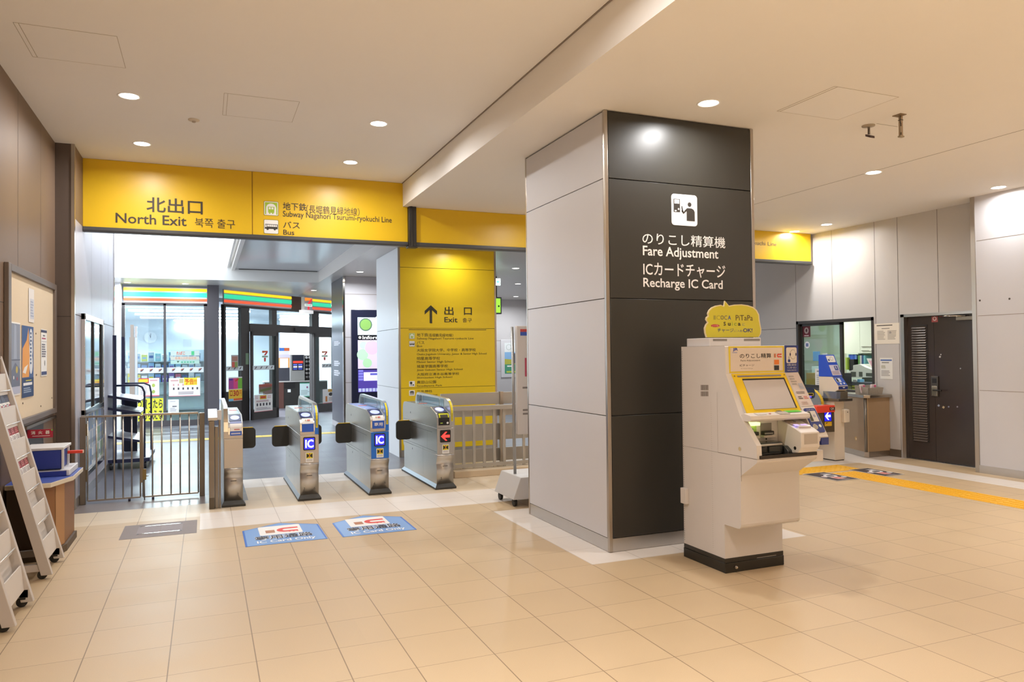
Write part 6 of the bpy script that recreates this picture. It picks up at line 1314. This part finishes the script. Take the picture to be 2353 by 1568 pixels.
def mat_sticker(x0, x1, y0, y1, label):
    t = thing('floor_decal', label, 'floor sticker', ((x0+x1)/2, y0, 0), 'dark floor stickers beside the tactile strip')
    g = G(); g.box(x0, x1, y0, y1, .0036, .0046, M('e0d8cc', .5)); g.box(x0+.014, x1-.014, y0+.014, y1-.014, .0046, .0052, M('3a3034', .45)); part('sheet', g, t)
    q = Pl(((x0+x1)/2, (y0+y1)/2, .0052), (0, -1, 0), (1, 0, 0)); g = G(); h = (y1-y0)/2
    g.disc(q, -.02, .02, .085, M('e8e4e4', .5), .001); g.disc(q, -.02, .02, .05, M('3a3034', .45), .0014); g.quad(q, .05, -.06, .19, .06, M('e0a8a0', .5), .001); g.poly(q, [(.08, -.04), (.17, -.02), (.16, .03), (.07, .02)], M('c86058', .5), .0014)
    g.poly(q, [(-.2, .02), (-.16, .1), (-.1, .12), (-.12, .05)], M('e8e4e4', .5), .001); g.disc(q, .0, -.1, .045, M('e0c8c4', .5), .001, rb=.03); g.quad(q, .21, -.07, .26, .07, M('7a7074', .5), .001); g.disc(q, .1, .12, .04, M('e8e4e4', .5), .001, rb=.03); part('print', g, t)
mat_sticker(7.10, 7.47, 6.86, 7.44, 'dark printed floor sticker, left of the yellow tactile strip'); mat_sticker(7.90, 8.24, 6.86, 7.44, 'dark printed floor sticker, right of the yellow tactile strip')
# ------------------------------------------------------------------ ceiling fittings
def hatch(x0, x1, y0, y1, z, label):
    t = thing('ceiling_hatch', label, 'ceiling hatch', ((x0+x1)/2, (y0+y1)/2, z), 'access hatches in the ceiling'); m = M('b5a898', .6)
    g = G(); e = .0035
    for a in ((x0, x1, y0, y0+e), (x0, x1, y1-e, y1), (x0, x0+e, y0, y1), (x1-e, x1, y0, y1), (x0+.03, x0+.03+e, y0, y1)): g.box(*a, z-.0015, z, m)
    part('frame', g, t)
    g = G(); g.box(x0+.036, x1-e, y0+e, y1-e, z-.001, z-.0001, CEIL); part('panel', g, t)
hatch(-1.19, -.565, 5.87, 6.495, ZL, 'square access hatch in the left ceiling nearest the brown wall')
hatch(.16, .792, 6.815, 7.445, ZL, 'square access hatch in the left ceiling between the downlights')
hatch(4.33, 4.99, 4.14, 4.745, ZR, 'square access hatch in the right ceiling near the camera brackets')
t = thing('smoke_detector', 'small round ceiling sensor between the two left downlights', 'detector', (-.09, 7.69, ZL))
g = G(); g.lathe((-.09, 7.69, ZL-.001), [(.052, 0), (.05, -.008), (.03, -.014), (.0, -.014)], M('d8ccba', .5), 24); part('base', g, t)
g = G(); g.lathe((-.09, 7.69, ZL-.014), [(.018, 0), (.016, -.012), (.0, -.018)], M('b0a494', .5), 16); part('sensor', g, t)
t = thing('ceiling_camera', 'small dark camera hanging from a round plate on the right ceiling', 'camera', (5.37, 4.77, ZR)); MT = M('a89a84', .4)
g = G(); g.lathe((5.37, 4.77, ZR-.0005), [(.055, 0), (.053, -.008), (.012, -.014), (.0, -.014)], MT, 24); part('mounting_plate', g, t)
g = G(); g.cyl((5.375, 4.77, ZR-.012), (5.375, 4.77, ZR-.075), .0105, m=M('8f847c', .4), n=12); part('stem', g, t)
g = G(); g.prism([(5.345, 4.73, ZR-.10), (5.398, 4.73, ZR-.10), (5.405, 4.79, ZR-.072), (5.352, 4.79, ZR-.072)], (0, 0, -.02), M('4a3a3c', .4), .003); part('camera_body', g, t)
g = G(); g.tube([(5.37, 4.765, ZR-.03), (5.36, 4.755, ZR-.034), (5.352, 4.75, ZR-.045), (5.352, 4.755, ZR-.08)], .003, BLK, 6); part('cable', g, t)
t = thing('ceiling_antenna', 'slim cylindrical antenna hanging on a square pole from the right ceiling', 'antenna', (5.39, 4.46, ZR))
g = G(); g.box(5.34, 5.41, 4.42, 4.50, ZR-.006, ZR-.0002, M('8a7454', .5)); part('mounting_plate', g, t)
g = G(); g.box(5.378, 5.402, 4.45, 4.474, ZR-.175, ZR-.006, M('a8947c', .45), .002); part('pole', g, t)
g = G(); g.box(5.376, 5.404, 4.448, 4.476, ZR-.045, ZR-.04, BLK); part('clamp', g, t)
g = G(); g.tube([(5.378, 4.45, ZR-.012), (5.36, 4.44, ZR-.03), (5.352, 4.435, ZR-.055), (5.36, 4.44, ZR-.075), (5.374, 4.447, ZR-.07), (5.374, 4.447, ZR-.17)], .0035, BLK, 6); part('cable', g, t)
g = G(); g.box(5.362, 5.374, 4.44, 4.455, ZR-.15, ZR-.10, MT, .003); g.box(5.36, 5.405, 4.44, 4.47, ZR-.19, ZR-.176, MT, .003); part('junction_box', g, t)
g = G(); g.box(5.39, 5.64, 4.70, 4.704, ZR-.0012, ZR); solo('ceiling_mark', g, 'thin scratch-like seam on the right ceiling by the antenna', 'seam', (5.5, 4.7, ZR-.001), LINE)
